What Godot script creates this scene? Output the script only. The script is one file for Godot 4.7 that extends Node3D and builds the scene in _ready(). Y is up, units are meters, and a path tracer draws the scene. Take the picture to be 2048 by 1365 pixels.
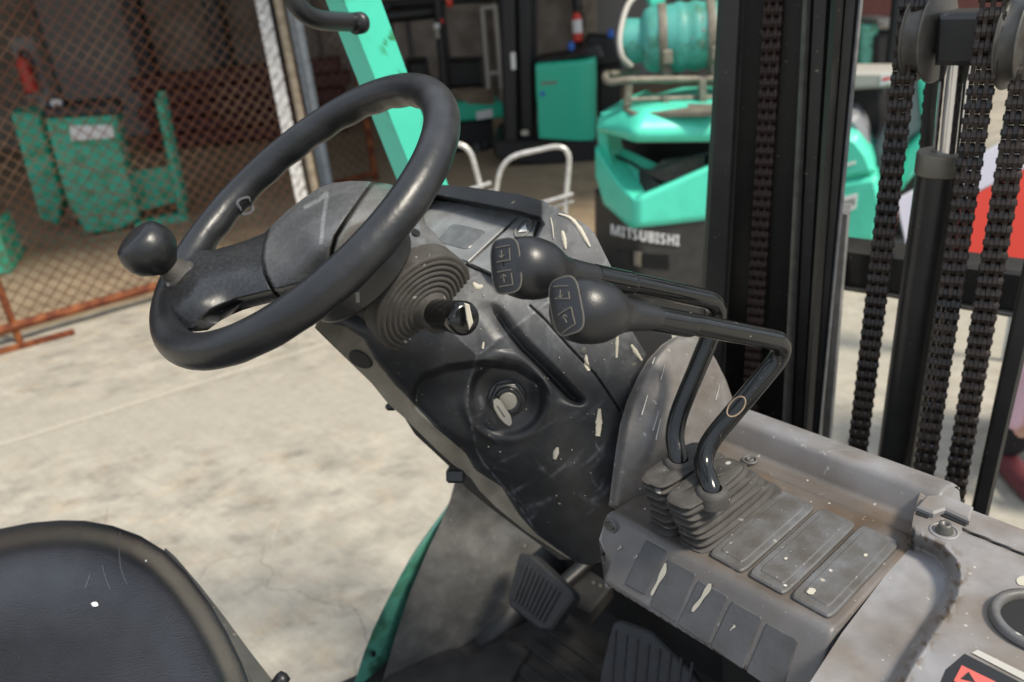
extends Node3D
# A worn forklift cab in a concrete yard: steering wheel, console, hydraulic levers and mast in front, a shed with old trucks behind a rusty chain-link fence.
# Lengths in metres. The forklift has its own axes: TR (to its right), up, TF (forward).

const LENS := 1637.0
const EYE := Vector3(0, 1.62, 0)
var ex := Vector3.RIGHT
var ey := Vector3.DOWN
var fw := Vector3.FORWARD
var TF := Vector3(0.766044, 0, -0.642788)
var TR := Vector3(0.642788, 0, 0.766044)
var UP := Vector3.UP
var M := {}
var N := {}
var used := {}
var rng := RandomNumberGenerator.new()

# ---------- places ----------
func ray(x: float, y: float) -> Vector3:
	return fw + ((x - 1024.0) * ex + (y - 682.5) * ey) / LENS
func at(x: float, y: float, d: float) -> Vector3:
	return EYE + ray(x, y) * d
func on(x: float, y: float, pt: Vector3, n: Vector3) -> Vector3:
	var r := ray(x, y)
	return EYE + r * ((pt - EYE).dot(n) / r.dot(n))
func tk(r: float, u: float, f: float) -> Vector3:
	return TR * r + UP * u + TF * f
func onr(x: float, y: float, r: float) -> Vector3:
	return on(x, y, TR * r, TR)
func onf(x: float, y: float, f: float) -> Vector3:
	return on(x, y, TF * f, TF)
func onu(x: float, y: float, u: float) -> Vector3:
	return on(x, y, UP * u, UP)

# ---------- mesh building ----------
class MB:
	var v := PackedVector3Array()
	var n := PackedVector3Array()
	var c := PackedColorArray()
	var t := PackedInt32Array()
	func tri(a: int, b: int, d: int) -> void:
		var f := (v[b] - v[a]).cross(v[d] - v[a])
		if f.dot(n[a] + n[b] + n[d]) > 0.0:
			t.append_array([a, d, b])
		else:
			t.append_array([a, b, d])
	func add(p: Vector3, m: Vector3, k: Color) -> int:
		v.append(p); n.append(m); c.append(k)
		return v.size() - 1
	func face(pts: Array, m: Vector3, k: Color) -> void:
		var s := v.size()
		for p in pts: add(p, m, k)
		for i in range(1, pts.size() - 1): tri(s, s + i, s + i + 1)
	# a grid of points, smooth; away(p) gives the side on which the surface is seen
	func grid(p: PackedVector3Array, nu: int, nv: int, toward: Vector3, cols = null, k := Color.WHITE, wrap_u := false, center = null) -> void:
		var s := v.size()
		for j in nv:
			for i in nu:
				var i0 := i - 1; var i1 := i + 1
				if wrap_u:
					i0 = (i0 + nu) % nu; i1 = i1 % nu
				else:
					i0 = maxi(i0, 0); i1 = mini(i1, nu - 1)
				var du := p[j * nu + i1] - p[j * nu + i0]
				var dv := p[mini(j + 1, nv - 1) * nu + i] - p[maxi(j - 1, 0) * nu + i]
				var m := du.cross(dv)
				m = m.normalized() if m.length_squared() > 1e-20 else toward
				var q := p[j * nu + i]
				var w: Vector3 = toward - q if center == null else q - center[j]
				if m.dot(w) < 0.0: m = -m
				add(q, m, cols[j * nu + i] if cols != null else k)
		for j in nv - 1:
			for i in (nu if wrap_u else nu - 1):
				var i2 := (i + 1) % nu
				tri(s + j * nu + i, s + j * nu + i2, s + (j + 1) * nu + i2)
				tri(s + j * nu + i, s + (j + 1) * nu + i2, s + (j + 1) * nu + i)
	# a round bar along a path
	func tube(path: Array, rad, sides := 10, k := Color.WHITE, caps := true) -> void:
		var pts := PackedVector3Array(); var cen := []
		var cnt := path.size()
		var side := Vector3.ZERO
		var first := Vector3.ZERO; var last := Vector3.ZERO
		for i in cnt:
			var dir: Vector3 = (path[mini(i + 1, cnt - 1)] - path[maxi(i - 1, 0)]).normalized()
			if i == 0:
				side = dir.cross(Vector3.UP)
				if side.length() < 0.05: side = dir.cross(Vector3.RIGHT)
				first = -dir
			side = (side - dir * side.dot(dir)).normalized()
			var b := dir.cross(side)
			var r: float = rad if rad is float else rad[i]
			for s in sides:
				var a := TAU * s / sides
				pts.append(path[i] + (side * cos(a) + b * sin(a)) * r)
			cen.append(path[i])
			last = dir
		grid(pts, sides, cnt, Vector3.ZERO, null, k, true, cen)
		if caps:
			var lo := []; var hi := []
			for s in sides:
				lo.append(pts[s]); hi.append(pts[(cnt - 1) * sides + s])
			face(lo, first, k); face(hi, last, k)
	# turned shape: profile of (height along axis, radius)
	func lathe(o: Vector3, axis: Vector3, prof: Array, sides := 32, k := Color.WHITE, sx := 1.0, ref := Vector3.ZERO, twist := Vector3.ZERO) -> void:
		axis = axis.normalized()
		var a := axis.cross(Vector3.UP if absf(axis.y) < 0.9 else Vector3.RIGHT).normalized()
		if ref != Vector3.ZERO: a = (ref - axis * ref.dot(axis)).normalized()
		var b := axis.cross(a)
		var m := prof.size(); var wide := 0
		for j in m:
			if prof[j].y > prof[wide].y: wide = j
		var way := 1.0
		for step in [1, m]:
			var d: float = prof[mini(wide + step, m - 1)].x - prof[maxi(wide - step, 0)].x
			if absf(d) > 1e-6:
				way = signf(d)
				break
		var s0 := v.size()
		for j in m:
			var d: Vector2 = prof[mini(j + 1, m - 1)] - prof[maxi(j - 1, 0)]
			if prof[j].y < 1e-5: d = Vector2(0.0, (1.0 if j == 0 else -1.0))
			var nr := d.x * way; var nh := -d.y * way
			for s in sides:
				var g := TAU * s / sides
				var out := a * cos(g) * sx + b * sin(g)
				add(o + axis * prof[j].x + out * prof[j].y, (out * nr + axis * nh).normalized(), k)
		for j in m - 1:
			for s in sides:
				var s2 := (s + 1) % sides
				tri(s0 + j * sides + s, s0 + j * sides + s2, s0 + (j + 1) * sides + s2)
				tri(s0 + j * sides + s, s0 + (j + 1) * sides + s2, s0 + (j + 1) * sides + s)
	# box with chamfered edges: centre and three half vectors
	func rbox(o: Vector3, x: Vector3, y: Vector3, z: Vector3, bev := 0.004, k := Color.WHITE) -> void:
		var h := [x, y, z]
		var l := [x.length(), y.length(), z.length()]
		bev = minf(bev, minf(l[0], minf(l[1], l[2])) * 0.9)
		var e := [x / l[0] * bev, y / l[1] * bev, z / l[2] * bev]
		for i in 3:
			var j := (i + 1) % 3; var g := (i + 2) % 3
			for s in [-1.0, 1.0]:
				var q: Vector3 = o + h[i] * s
				var pj: Vector3 = h[j] - e[j]; var pg: Vector3 = h[g] - e[g]
				face([q - pj - pg, q + pj - pg, q + pj + pg, q - pj + pg], (h[i] * s).normalized(), k)
				for w in [-1.0, 1.0]:
					var a: Vector3 = o + h[i] * s + (h[j] - e[j]) * w
					var b: Vector3 = o + (h[i] - e[i]) * s + h[j] * w
					face([a - pg, a + pg, b + pg, b - pg], (h[i].normalized() * s + h[j].normalized() * w).normalized(), k)
		for sx in [-1.0, 1.0]:
			for sy in [-1.0, 1.0]:
				for sz in [-1.0, 1.0]:
					var a: Vector3 = o + x * sx + (y - e[1]) * sy + (z - e[2]) * sz
					var b: Vector3 = o + (x - e[0]) * sx + y * sy + (z - e[2]) * sz
					var d: Vector3 = o + (x - e[0]) * sx + (y - e[1]) * sy + z * sz
					face([a, b, d], (x.normalized() * sx + y.normalized() * sy + z.normalized() * sz).normalized(), k)
	# flat plate: outline (its front), thickness vector pointing away from the front, bevel
	func slab(poly: Array, back: Vector3, bev := 0.002, k := Color.WHITE) -> void:
		var nrm := -back.normalized()
		var mid := Vector3.ZERO
		for p in poly: mid += p / poly.size()
		var cnt := poly.size()
		var a := nrm.cross(Vector3.UP if absf(nrm.y) < 0.9 else Vector3.RIGHT).normalized()
		var b := nrm.cross(a)
		var flat := PackedVector2Array()
		for p in poly: flat.append(Vector2((p - mid).dot(a), (p - mid).dot(b)))
		if Geometry2D.is_polygon_clockwise(flat):
			flat.reverse(); poly = poly.duplicate(); poly.reverse()
		var inn := []
		for i in cnt:
			var p0 := flat[(i + cnt - 1) % cnt]; var p1 := flat[i]; var p2 := flat[(i + 1) % cnt]
			var d1 := (p1 - p0).normalized(); var d2 := (p2 - p1).normalized()
			var m := Vector2(-d1.y - d2.y, d1.x + d2.x)
			m = m.normalized() if m.length() > 1e-6 else Vector2(-d1.y, d1.x)
			var g := bev / maxf(0.35, m.dot(Vector2(-d1.y, d1.x)))
			inn.append(poly[i] + (a * m.x + b * m.y) * g)
		var idx := Geometry2D.triangulate_polygon(flat)
		var s := v.size()
		for p in inn: add(p, nrm, k)
		for i in range(0, idx.size(), 3): tri(s + idx[i], s + idx[i + 1], s + idx[i + 2])
		s = v.size()
		for p in poly: add(p + back, -nrm, k)
		for i in range(0, idx.size(), 3): tri(s + idx[i], s + idx[i + 1], s + idx[i + 2])
		for i in cnt:
			var j := (i + 1) % cnt
			var d := flat[j] - flat[i]
			var o: Vector3 = (a * d.y - b * d.x).normalized()
			var lo := -nrm * bev
			face([inn[i], inn[j], poly[j] + lo, poly[i] + lo], (o + nrm).normalized(), k)
			face([poly[i] + lo, poly[j] + lo, poly[j] + back, poly[i] + back], o, k)
	func mesh() -> ArrayMesh:
		var ar := []
		ar.resize(Mesh.ARRAY_MAX)
		ar[Mesh.ARRAY_VERTEX] = v; ar[Mesh.ARRAY_NORMAL] = n; ar[Mesh.ARRAY_COLOR] = c; ar[Mesh.ARRAY_INDEX] = t
		var m := ArrayMesh.new()
		m.add_surface_from_arrays(Mesh.PRIMITIVE_TRIANGLES, ar)
		return m

# ---------- smooth fields through control points (x, y, value) ----------
class Spline:
	var p := []
	var w := PackedFloat64Array()
	func _init(pts: Array) -> void:
		p = pts
		var n := p.size(); var m := n + 3
		var a := []
		for i in m:
			var row := PackedFloat64Array(); row.resize(m + 1); a.append(row)
		for i in n:
			for j in n: a[i][j] = u(p[i], p[j].x, p[j].y)
			a[i][i] += 0.002
			a[i][n] = 1.0; a[i][n + 1] = p[i].x / 500.0; a[i][n + 2] = p[i].y / 500.0
			a[n][i] = 1.0; a[n + 1][i] = p[i].x / 500.0; a[n + 2][i] = p[i].y / 500.0
			a[i][m] = p[i].z
		for i in m:
			var best := i
			for j in range(i, m):
				if absf(a[j][i]) > absf(a[best][i]): best = j
			var sw = a[i]; a[i] = a[best]; a[best] = sw
			for j in m:
				if j != i and a[j][i] != 0.0:
					var g: float = a[j][i] / a[i][i]
					for l in range(i, m + 1): a[j][l] -= g * a[i][l]
		for i in m: w.append(a[i][m] / a[i][i])
	func u(q: Vector3, x: float, y: float) -> float:
		var r := ((q.x - x) * (q.x - x) + (q.y - y) * (q.y - y)) / 250000.0
		return 0.5 * r * log(r + 1e-9)
	func get_at(x: float, y: float) -> float:
		var n := p.size()
		var s := w[n] + w[n + 1] * x / 500.0 + w[n + 2] * y / 500.0
		for i in n: s += w[i] * u(p[i], x, y)
		return s

func lerp_line(l: Array, y: float) -> float:      # l holds (key, value) pairs
	if y <= l[0].x: return l[0].y
	for i in l.size() - 1:
		if y <= l[i + 1].x:
			return lerpf(l[i].y, l[i + 1].y, (y - l[i].x) / maxf(l[i + 1].x - l[i].x, 1e-6))
	return l[-1].y

# distance to a line of points; the sign tells the side (positive to the right of its run, on screen axes)
func dist(x: float, y: float, l: Array, signed := false) -> float:
	var p := Vector2(x, y); var best := 1e9; var sg := 1.0
	for i in l.size() - 1:
		var a: Vector2 = l[i]; var b: Vector2 = l[i + 1]
		var ab := b - a
		var q := a + ab * clampf((p - a).dot(ab) / ab.length_squared(), 0.0, 1.0)
		var d := p.distance_to(q)
		if d < best:
			best = d; sg = 1.0 if ab.cross(p - a) > 0.0 else -1.0
	return best * sg if signed else best

func ss(a: float, b: float, x: float) -> float:
	var t := clampf((x - a) / (b - a), 0.0, 1.0)
	return t * t * (3.0 - 2.0 * t)

# A moulded skin: rows (or columns) between two edge lines, each point placed by pos, with a rim turned back by «back» and a rear wall.
func skin(k0: float, k1: float, lo: Array, hi: Array, nk: int, nc: int, pos: Callable, col: Callable, back: Vector3, columns := false) -> MB:
	var mb := MB.new()
	var pts := PackedVector3Array(); var cols := PackedColorArray()
	for j in nk + 1:
		var key := lerpf(k0, k1, float(j) / nk)
		var a := lerp_line(lo, key); var b := lerp_line(hi, key)
		for i in nc + 1:
			var o := lerpf(a, b, float(i) / nc)
			var x := key if columns else o
			var y := o if columns else key
			pts.append(pos.call(x, y)); cols.append(col.call(x, y))
	var nu := nc + 1; var nv := nk + 1
	mb.grid(pts, nu, nv, EYE, cols)
	if back != Vector3.ZERO:
		var rim := []; var rc := []
		for i in nu: rim.append(i)
		for j in range(1, nv): rim.append(j * nu + nu - 1)
		for i in range(nu - 2, -1, -1): rim.append((nv - 1) * nu + i)
		for j in range(nv - 2, 0, -1): rim.append(j * nu)
		var mid := Vector3.ZERO
		for i in rim: mid += pts[i] / rim.size()
		var wall := PackedVector3Array(); var wc := PackedColorArray()
		for s in 4:
			for i in rim:
				var inward: Vector3 = (mid - pts[i]) * (0.0 if s < 3 else 0.06)
				wall.append(pts[i] + back * [0.0, 0.04, 0.5, 1.0][s] + inward); wc.append(cols[i])
		var cen := []
		for s in 4: cen.append(mid + back * 0.5)
		mb.grid(wall, rim.size(), 4, Vector3.ZERO, wc, Color.WHITE, true, cen)
		var s0 := mb.v.size()
		var bn := back.normalized()
		var cpt := mb.add(mid + back, bn, cols[nu * int(nv / 2.0) + int(nu / 2.0)])
		var st := maxi(1, int(rim.size() / 60.0))
		var ring := []
		for i in range(0, rim.size(), st):
			ring.append(mb.add(pts[rim[i]] + back + (mid - pts[rim[i]]) * 0.06, bn, cols[rim[i]]))
		for i in ring.size(): mb.tri(cpt, ring[i], ring[(i + 1) % ring.size()])
	return mb

# rounds the corners of an outline
func rounded(poly: Array, part := 0.2, steps := 4) -> Array:
	var out := []
	var n := poly.size()
	for i in n:
		var a = poly[(i + n - 1) % n]; var b = poly[i]; var c = poly[(i + 1) % n]
		var p = b + (a - b) * part; var q = b + (c - b) * part
		for s in steps + 1:
			var t := float(s) / steps
			out.append(p.lerp(b, t).lerp(b.lerp(q, t), t))
	return out

# smooth path through points
func curve(p: Array, per := 6) -> Array:
	var out := []
	for i in p.size() - 1:
		var a = p[maxi(i - 1, 0)]; var b = p[i]; var c = p[i + 1]; var d = p[mini(i + 2, p.size() - 1)]
		for s in per:
			var t := float(s) / per
			out.append(0.5 * (2.0 * b + (c - a) * t + (2.0 * a - 5.0 * b + 4.0 * c - d) * t * t + (3.0 * b - a - 3.0 * c + d) * t * t * t))
	out.append(p[-1])
	return out
# path of straight runs with rounded bends of the given radius
func bent(p: Array, rad := 0.03, steps := 6) -> Array:
	var out := [p[0]]
	for i in range(1, p.size() - 1):
		var a: Vector3 = p[i - 1]; var b: Vector3 = p[i]; var c: Vector3 = p[i + 1]
		var la := minf(rad, (a - b).length() * 0.48); var lc := minf(rad, (c - b).length() * 0.48)
		var s := b + (a - b).normalized() * la; var e := b + (c - b).normalized() * lc
		for k in steps + 1:
			var t := float(k) / steps
			out.append(s.lerp(b, t).lerp(b.lerp(e, t), t))
	out.append(p[-1])
	return out

# ---------- nodes ----------
func put(called: String, mb, mat: String, parent: Node = self) -> MeshInstance3D:
	var o := MeshInstance3D.new()
	o.name = called if parent != self else numbered(called)
	o.mesh = mb.mesh() if mb is MB else mb
	o.material_override = null
	o.mesh.surface_set_material(0, M[mat])
	parent.add_child(o, true)
	if parent != self: o.position = -(parent as Node3D).global_position
	return o
func numbered(called: String) -> String:
	var k: int = used.get(called, 0)
	used[called] = k + 1
	return called if k == 0 else "%s_%03d" % [called, k]
func thing(called: String, where: Vector3, label: String, category: String, group := "") -> Node3D:
	var o := Node3D.new()
	o.name = numbered(called)
	add_child(o)
	o.position = where
	tag(o, label, category, group)
	return o
func tag(o: Node3D, label: String, category: String, group := "") -> void:
	o.set_meta("label", label); o.set_meta("category", category)
	if group: o.set_meta("group", group)
func structure(o: Node3D) -> Node3D:
	o.set_meta("kind", "structure")
	return o
func box(called: String, parent: Node, mat: String, o: Vector3, x: Vector3, y: Vector3, z: Vector3, bev := 0.004) -> MeshInstance3D:
	var mb := MB.new()
	mb.rbox(o, x, y, z, bev)
	return put(called, mb, mat, parent)
func bar(called: String, parent: Node, mat: String, path: Array, rad, sides := 10) -> MeshInstance3D:
	var mb := MB.new()
	mb.tube(path, rad, sides)
	return put(called, mb, mat, parent)
func plate(called: String, parent: Node, mat: String, poly: Array, back: Vector3, bev := 0.002) -> MeshInstance3D:
	var mb := MB.new()
	mb.slab(poly, back, bev)
	return put(called, mb, mat, parent)
func turned(called: String, parent: Node, mat: String, o: Vector3, axis: Vector3, prof: Array, sides := 28, sx := 1.0, ref := Vector3.ZERO) -> MeshInstance3D:
	var mb := MB.new()
	mb.lathe(o, axis, prof, sides, Color.WHITE, sx, ref)
	return put(called, mb, mat, parent)

# ---------- materials ----------
func noise_tex(size: int, freq: float, sd: int, lo: Color, hi: Color, a := 0.0, b := 1.0, oct := 5, type := FastNoiseLite.TYPE_SIMPLEX_SMOOTH) -> NoiseTexture2D:
	var n := FastNoiseLite.new()
	n.seed = sd; n.frequency = freq; n.noise_type = type; n.fractal_octaves = oct
	var t := NoiseTexture2D.new()
	t.width = size; t.height = size; t.seamless = true; t.noise = n
	var g := Gradient.new()
	g.offsets = PackedFloat32Array([a, b]); g.colors = PackedColorArray([lo, hi])
	t.color_ramp = g
	return t
func mat(called: String, col: Color, rough: float, metal := 0.0, tex: Texture2D = null, tile := 0.4, bump: Texture2D = null, depth := 0.03) -> StandardMaterial3D:
	var m := StandardMaterial3D.new()
	m.resource_name = called
	m.albedo_color = col.linear_to_srgb(); m.roughness = rough; m.metallic = metal
	m.vertex_color_use_as_albedo = true; m.vertex_color_is_srgb = true
	m.uv1_triplanar = true; m.uv1_world_triplanar = true
	m.uv1_scale = Vector3.ONE / tile
	if tex: m.albedo_texture = tex
	if bump:
		m.heightmap_enabled = true; m.heightmap_texture = bump; m.heightmap_scale = depth
	M[called] = m
	return m
func specks(m: StandardMaterial3D, tex: Texture2D, tile: float) -> void:
	m.detail_enabled = true; m.detail_albedo = tex; m.detail_uv_layer = BaseMaterial3D.DETAIL_UV_2
	m.uv2_triplanar = true; m.uv2_world_triplanar = true; m.uv2_scale = Vector3.ONE / tile
# small splashes of paint on a clear ground
func splash_tex(size: int, count: int, tint: Color, biggest: float, sd: int) -> ImageTexture:
	var im := Image.create(size, size, false, Image.FORMAT_RGBA8)
	im.fill(Color(tint.r, tint.g, tint.b, 0))
	var r := RandomNumberGenerator.new(); r.seed = sd
	for i in count:
		var cx := r.randf() * size; var cy := r.randf() * size
		var ra := 0.7 + biggest * pow(r.randf(), 6.0)
		var el := r.randf_range(0.6, 1.0); var an := r.randf() * TAU
		var al := r.randf_range(0.35, 1.0)
		var tn := tint.lerp(Color(0.42, 0.36, 0.26), r.randf() * 0.5)
		for yy in range(int(cy - ra - 2), int(cy + ra + 3)):
			for xx in range(int(cx - ra - 2), int(cx + ra + 3)):
				var dx := xx - cx; var dy := yy - cy
				var px := dx * cos(an) + dy * sin(an); var py := (-dx * sin(an) + dy * cos(an)) / el
				var w := clampf(ra + 0.5 - sqrt(px * px + py * py), 0.0, 1.0) * al
				if w > 0.0:
					var q := Vector2i(posmod(xx, size), posmod(yy, size))
					if im.get_pixelv(q).a < w: im.set_pixelv(q, Color(tn.r, tn.g, tn.b, w))
	return ImageTexture.create_from_image(im)

func _ready() -> void:
	rng.seed = 7
	# ----- camera, sky, sun, exposure -----
	var dn := Vector2(356, 3520).normalized()
	var pitch := atan(LENS / Vector2(356, 3520).length())
	fw = Vector3(0, -sin(pitch), -cos(pitch))
	var upc := Vector3(0, cos(pitch), -sin(pitch))
	ex = Vector3.RIGHT * dn.y - upc * dn.x
	ey = Vector3.RIGHT * (-dn.x) - upc * dn.y
	var cam := Camera3D.new()
	cam.name = "camera"
	cam.transform = Transform3D(Basis(ex, -ey, -fw), EYE)
	cam.near = 0.05; cam.far = 120.0
	var ca := CameraAttributesPhysical.new()
	ca.frustum_focal_length = 28.78; ca.frustum_focus_distance = 0.72; ca.exposure_aperture = 5.8
	ca.frustum_near = 0.05; ca.frustum_far = 120.0
	cam.attributes = ca
	cam.fov = rad_to_deg(2.0 * atan(682.5 / LENS))
	add_child(cam)
	var sky := ProceduralSkyMaterial.new()
	sky.sky_top_color = Color(0.82, 0.87, 0.94); sky.sky_horizon_color = Color(0.74, 0.76, 0.78); sky.sky_curve = 0.2
	sky.sky_cover = noise_tex(512, 0.012, 3, Color(0, 0, 0), Color(0.35, 0.34, 0.33), 0.35, 0.75)
	sky.ground_bottom_color = Color(0.45, 0.43, 0.4); sky.ground_horizon_color = Color(0.6, 0.58, 0.55)
	var env := Environment.new()
	env.background_mode = Environment.BG_SKY
	env.sky = Sky.new(); env.sky.sky_material = sky
	env.tonemap_mode = Environment.TONE_MAPPER_LINEAR
	env.tonemap_exposure = 1.32
	env.sdfgi_enabled = true; env.ssao_enabled = true; env.ssil_enabled = true
	var we := WorldEnvironment.new()
	we.name = "world_environment"; we.environment = env
	add_child(we)
	var sun := DirectionalLight3D.new()
	sun.name = "sun"
	sun.light_energy = 1.15; sun.light_angular_distance = 12.0; sun.light_color = Color(1.0, 0.965, 0.9); sun.shadow_enabled = true
	add_child(sun)
	sun.look_at_from_position(Vector3.ZERO, -Vector3(0.80, 1.25, 0.52).normalized(), Vector3.UP)
	materials()
	yard()
	shed()
	fence()
	old_trucks()
	counterweight_truck()
	right_side()
	forklift()

func materials() -> void:
	var wear := noise_tex(512, 0.012, 11, Color(0.86, 0.86, 0.86), Color(1, 1, 1), 0.25, 0.75, 6)
	var grime := noise_tex(512, 0.01, 12, Color(0.82, 0.805, 0.785), Color(1, 1, 1), 0.2, 0.8, 6)
	var grime2 := noise_tex(512, 0.009, 19, Color(0.80, 0.755, 0.70), Color(1, 1, 1), 0.15, 0.85, 6)
	var grain := noise_tex(512, 0.09, 13, Color.BLACK, Color.WHITE, 0.2, 0.8, 2, FastNoiseLite.TYPE_CELLULAR)
	var rust := noise_tex(512, 0.013, 14, Color(0.42, 0.17, 0.06), Color(0.72, 0.47, 0.27), 0.3, 0.7, 6)
	var chip := noise_tex(512, 0.014, 15, Color(0.80, 0.75, 0.66), Color(1, 1, 1), 0.24, 0.45, 6)
	var cream := splash_tex(1024, 260, Color(0.80, 0.76, 0.66), 2.2, 5)
	var white := splash_tex(1024, 520, Color(0.86, 0.86, 0.84), 4.0, 6)
	mat("rim_plastic", Color.WHITE, 0.36, 0.0, wear, 0.33, grain, 0.02)
	specks(mat("console_plastic", Color.WHITE, 0.43, 0.0, wear, 0.29, grain, 0.012), cream, 0.6)
	specks(mat("grey_plastic", Color(0.275, 0.277, 0.292), 0.46, 0.0, grime2, 0.47, grain, 0.012), white, 0.42)
	specks(mat("pad_plastic", Color(0.125, 0.127, 0.132), 0.5, 0.0, grime2, 0.21, grain, 0.015), white, 0.5)
	mat("face_pad", Color(0.085, 0.087, 0.092), 0.55, 0.0, grime, 0.2, grain, 0.015)
	mat("vinyl", Color(0.026, 0.0275, 0.033), 0.27, 0.0, null, 0.4, noise_tex(512, 0.06, 16, Color.BLACK, Color.WHITE, 0.1, 0.9, 2, FastNoiseLite.TYPE_CELLULAR), 0.035)
	M.vinyl.uv1_scale = Vector3.ONE / 0.07; M.vinyl.metallic_specular = 0.5
	mat("black_plastic", Color(0.014, 0.0145, 0.016), 0.36, 0.0, null, 0.05, grain, 0.007)
	mat("black_gloss", Color(0.010, 0.011, 0.011), 0.16, 0.0, wear, 0.2)
	specks(M.black_gloss, cream, 0.35)
	mat("symbol_dust", Color(0.10, 0.092, 0.08), 0.8)
	specks(mat("rubber", Color(0.062, 0.057, 0.052), 0.72, 0.0, grime, 0.12, grain, 0.02), white, 0.7)
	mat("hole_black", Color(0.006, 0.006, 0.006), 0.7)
	mat("dark_floor", Color(0.032, 0.030, 0.029), 0.75, 0.0, grime, 0.3, grain, 0.03)
	mat("pedal_rubber", Color(0.03, 0.0305, 0.033), 0.62, 0.0, grime, 0.14)
	mat("steel", Color(0.55, 0.53, 0.5), 0.35, 0.9, wear, 0.2)
	mat("chrome", Color(0.72, 0.72, 0.74), 0.12, 1.0)
	mat("key_metal", Color(0.25, 0.232, 0.20), 0.45, 0.6)
	mat("cream_paint", Color(0.43, 0.40, 0.325), 0.6)
	mat("white_paint", Color(0.72, 0.72, 0.70), 0.6)
	mat("scuff", Color(0.085, 0.087, 0.095), 0.6)
	mat("dust_mark", Color(0.20, 0.195, 0.18), 0.8)
	mat("mast_paint", Color(0.027, 0.0265, 0.0255), 0.33, 0.0, wear, 0.35)
	specks(M.mast_paint, cream, 0.75)
	mat("mast_worn", Color(0.12, 0.115, 0.105), 0.42, 0.3, grime, 0.15)
	mat("worn_lit_edge", Color(0.27, 0.27, 0.27), 0.5, 0.2, wear, 0.2)
	mat("chain_steel", Color(0.030, 0.025, 0.021), 0.42, 0.3, grime, 0.05)
	M.chain_steel.albedo_color = Color(0.040, 0.031, 0.027).linear_to_srgb()
	mat("chain_brown", Color(0.045, 0.033, 0.027), 0.55, 0.25, grime, 0.05)
	mat("chain_greasy", Color(0.022, 0.019, 0.018), 0.28, 0.2, grime, 0.05)
	mat("chain_rust", Color(0.055, 0.033, 0.026), 0.6, 0.2, grime, 0.05)
	mat("green_deep", Color(0.030, 0.50, 0.32), 0.42)
	mat("green_paint", Color(0.085, 0.66, 0.475), 0.36, 0.0, noise_tex(512, 0.012, 17, Color(0.95, 0.96, 0.95), Color(1, 1, 1), 0.3, 0.6, 5), 0.9)
	mat("green_worn", Color(0.13, 0.46, 0.345), 0.5, 0.0, chip, 0.5)
	mat("green_old", Color(0.06, 0.43, 0.29), 0.6, 0.0, chip, 0.9)
	mat("truck_black", Color(0.012, 0.012, 0.013), 0.45)
	mat("truck_grey", Color(0.035, 0.034, 0.033), 0.5, 0.0, wear, 0.6)
	mat("panel_grey", Color(0.20, 0.205, 0.22), 0.45)
	mat("display_dark", Color(0.13, 0.135, 0.14), 0.2, 0.0, grime, 0.1)
	mat("screen", Color(0.22, 0.23, 0.235), 0.2, 0.0, grime, 0.21)
	mat("rust_wire", Color(0.40, 0.36, 0.32), 0.7, 0.2, noise_tex(512, 0.006, 18, Color(0.52, 0.29, 0.17), Color(0.70, 0.59, 0.49), 0.45, 0.75, 4), 1.9)
	M.rust_wire.albedo_color = Color.WHITE
	M.rust_wire.albedo_color = Color(0.62, 0.6, 0.58)
	mat("rust_frame", Color.WHITE, 0.75, 0.1, rust, 0.5)
	M.rust_frame.albedo_color = Color(0.76, 0.70, 0.65)
	mat("white_frame", Color(0.80, 0.79, 0.77), 0.6, 0.0, wear, 0.3)
	mat("tan_frame", Color(0.40, 0.33, 0.24), 0.7, 0.0, grime, 0.3)
	mat("pipe_grey", Color(0.48, 0.52, 0.55), 0.45, 0.2, wear, 0.4)
	mat("wall_panel", Color(0.27, 0.235, 0.20), 0.85, 0.0, grime, 2.0)
	mat("wall_strip", Color(0.30, 0.26, 0.20), 0.8, 0.0, grime, 1.0)
	mat("roof_sheet", Color(0.25, 0.24, 0.23), 0.7)
	mat("dark_red", Color(0.075, 0.014, 0.011), 0.6, 0.0, grime, 0.5)
	mat("bright_red", Color(0.68, 0.06, 0.04), 0.4)
	mat("label_white", Color(0.74, 0.74, 0.73), 0.5)
	mat("light_frame", Color(0.40, 0.38, 0.34), 0.5)
	mat("cardboard", Color(0.34, 0.26, 0.19), 0.85, 0.0, grime, 0.5)
	mat("trolley_steel", Color(0.68, 0.66, 0.62), 0.32, 0.35, wear, 0.3)
	mat("blue_cap", Color(0.03, 0.13, 0.5), 0.4)
	mat("orange_lens", Color(0.5, 0.12, 0.03), 0.3)
	mat("tank_green", Color(0.075, 0.34, 0.30), 0.45, 0.0, chip, 0.8)
	mat("bracket", Color(0.22, 0.20, 0.16), 0.6, 0.2, grime, 0.3)
	mat("label_red", Color(0.50, 0.10, 0.08), 0.5)
	mat("board_red", Color(0.80, 0.075, 0.05), 0.45)
	mat("board_white", Color(0.72, 0.70, 0.78), 0.45)
	mat("pink_cloth", Color(0.60, 0.40, 0.47), 0.9)
	mat("dark_cloth", Color(0.012, 0.011, 0.013), 0.9)
	mat("skin", Color(0.56, 0.33, 0.25), 0.55)
	mat("maroon", Color(0.11, 0.022, 0.028), 0.6)
	mat("hair", Color(0.01, 0.008, 0.007), 0.5)
	mat("soil", Color(0.05, 0.045, 0.04), 0.95)
	# concrete: blotches, long drag marks, fine broom lines and pitting
	var con := Image.create(1024, 1024, false, Image.FORMAT_RGB8)
	var n1 := FastNoiseLite.new(); n1.seed = 21; n1.frequency = 0.011; n1.fractal_octaves = 6; n1.fractal_gain = 0.62
	var n2 := FastNoiseLite.new(); n2.seed = 22; n2.frequency = 0.05; n2.fractal_octaves = 4; n2.fractal_gain = 0.6
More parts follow.
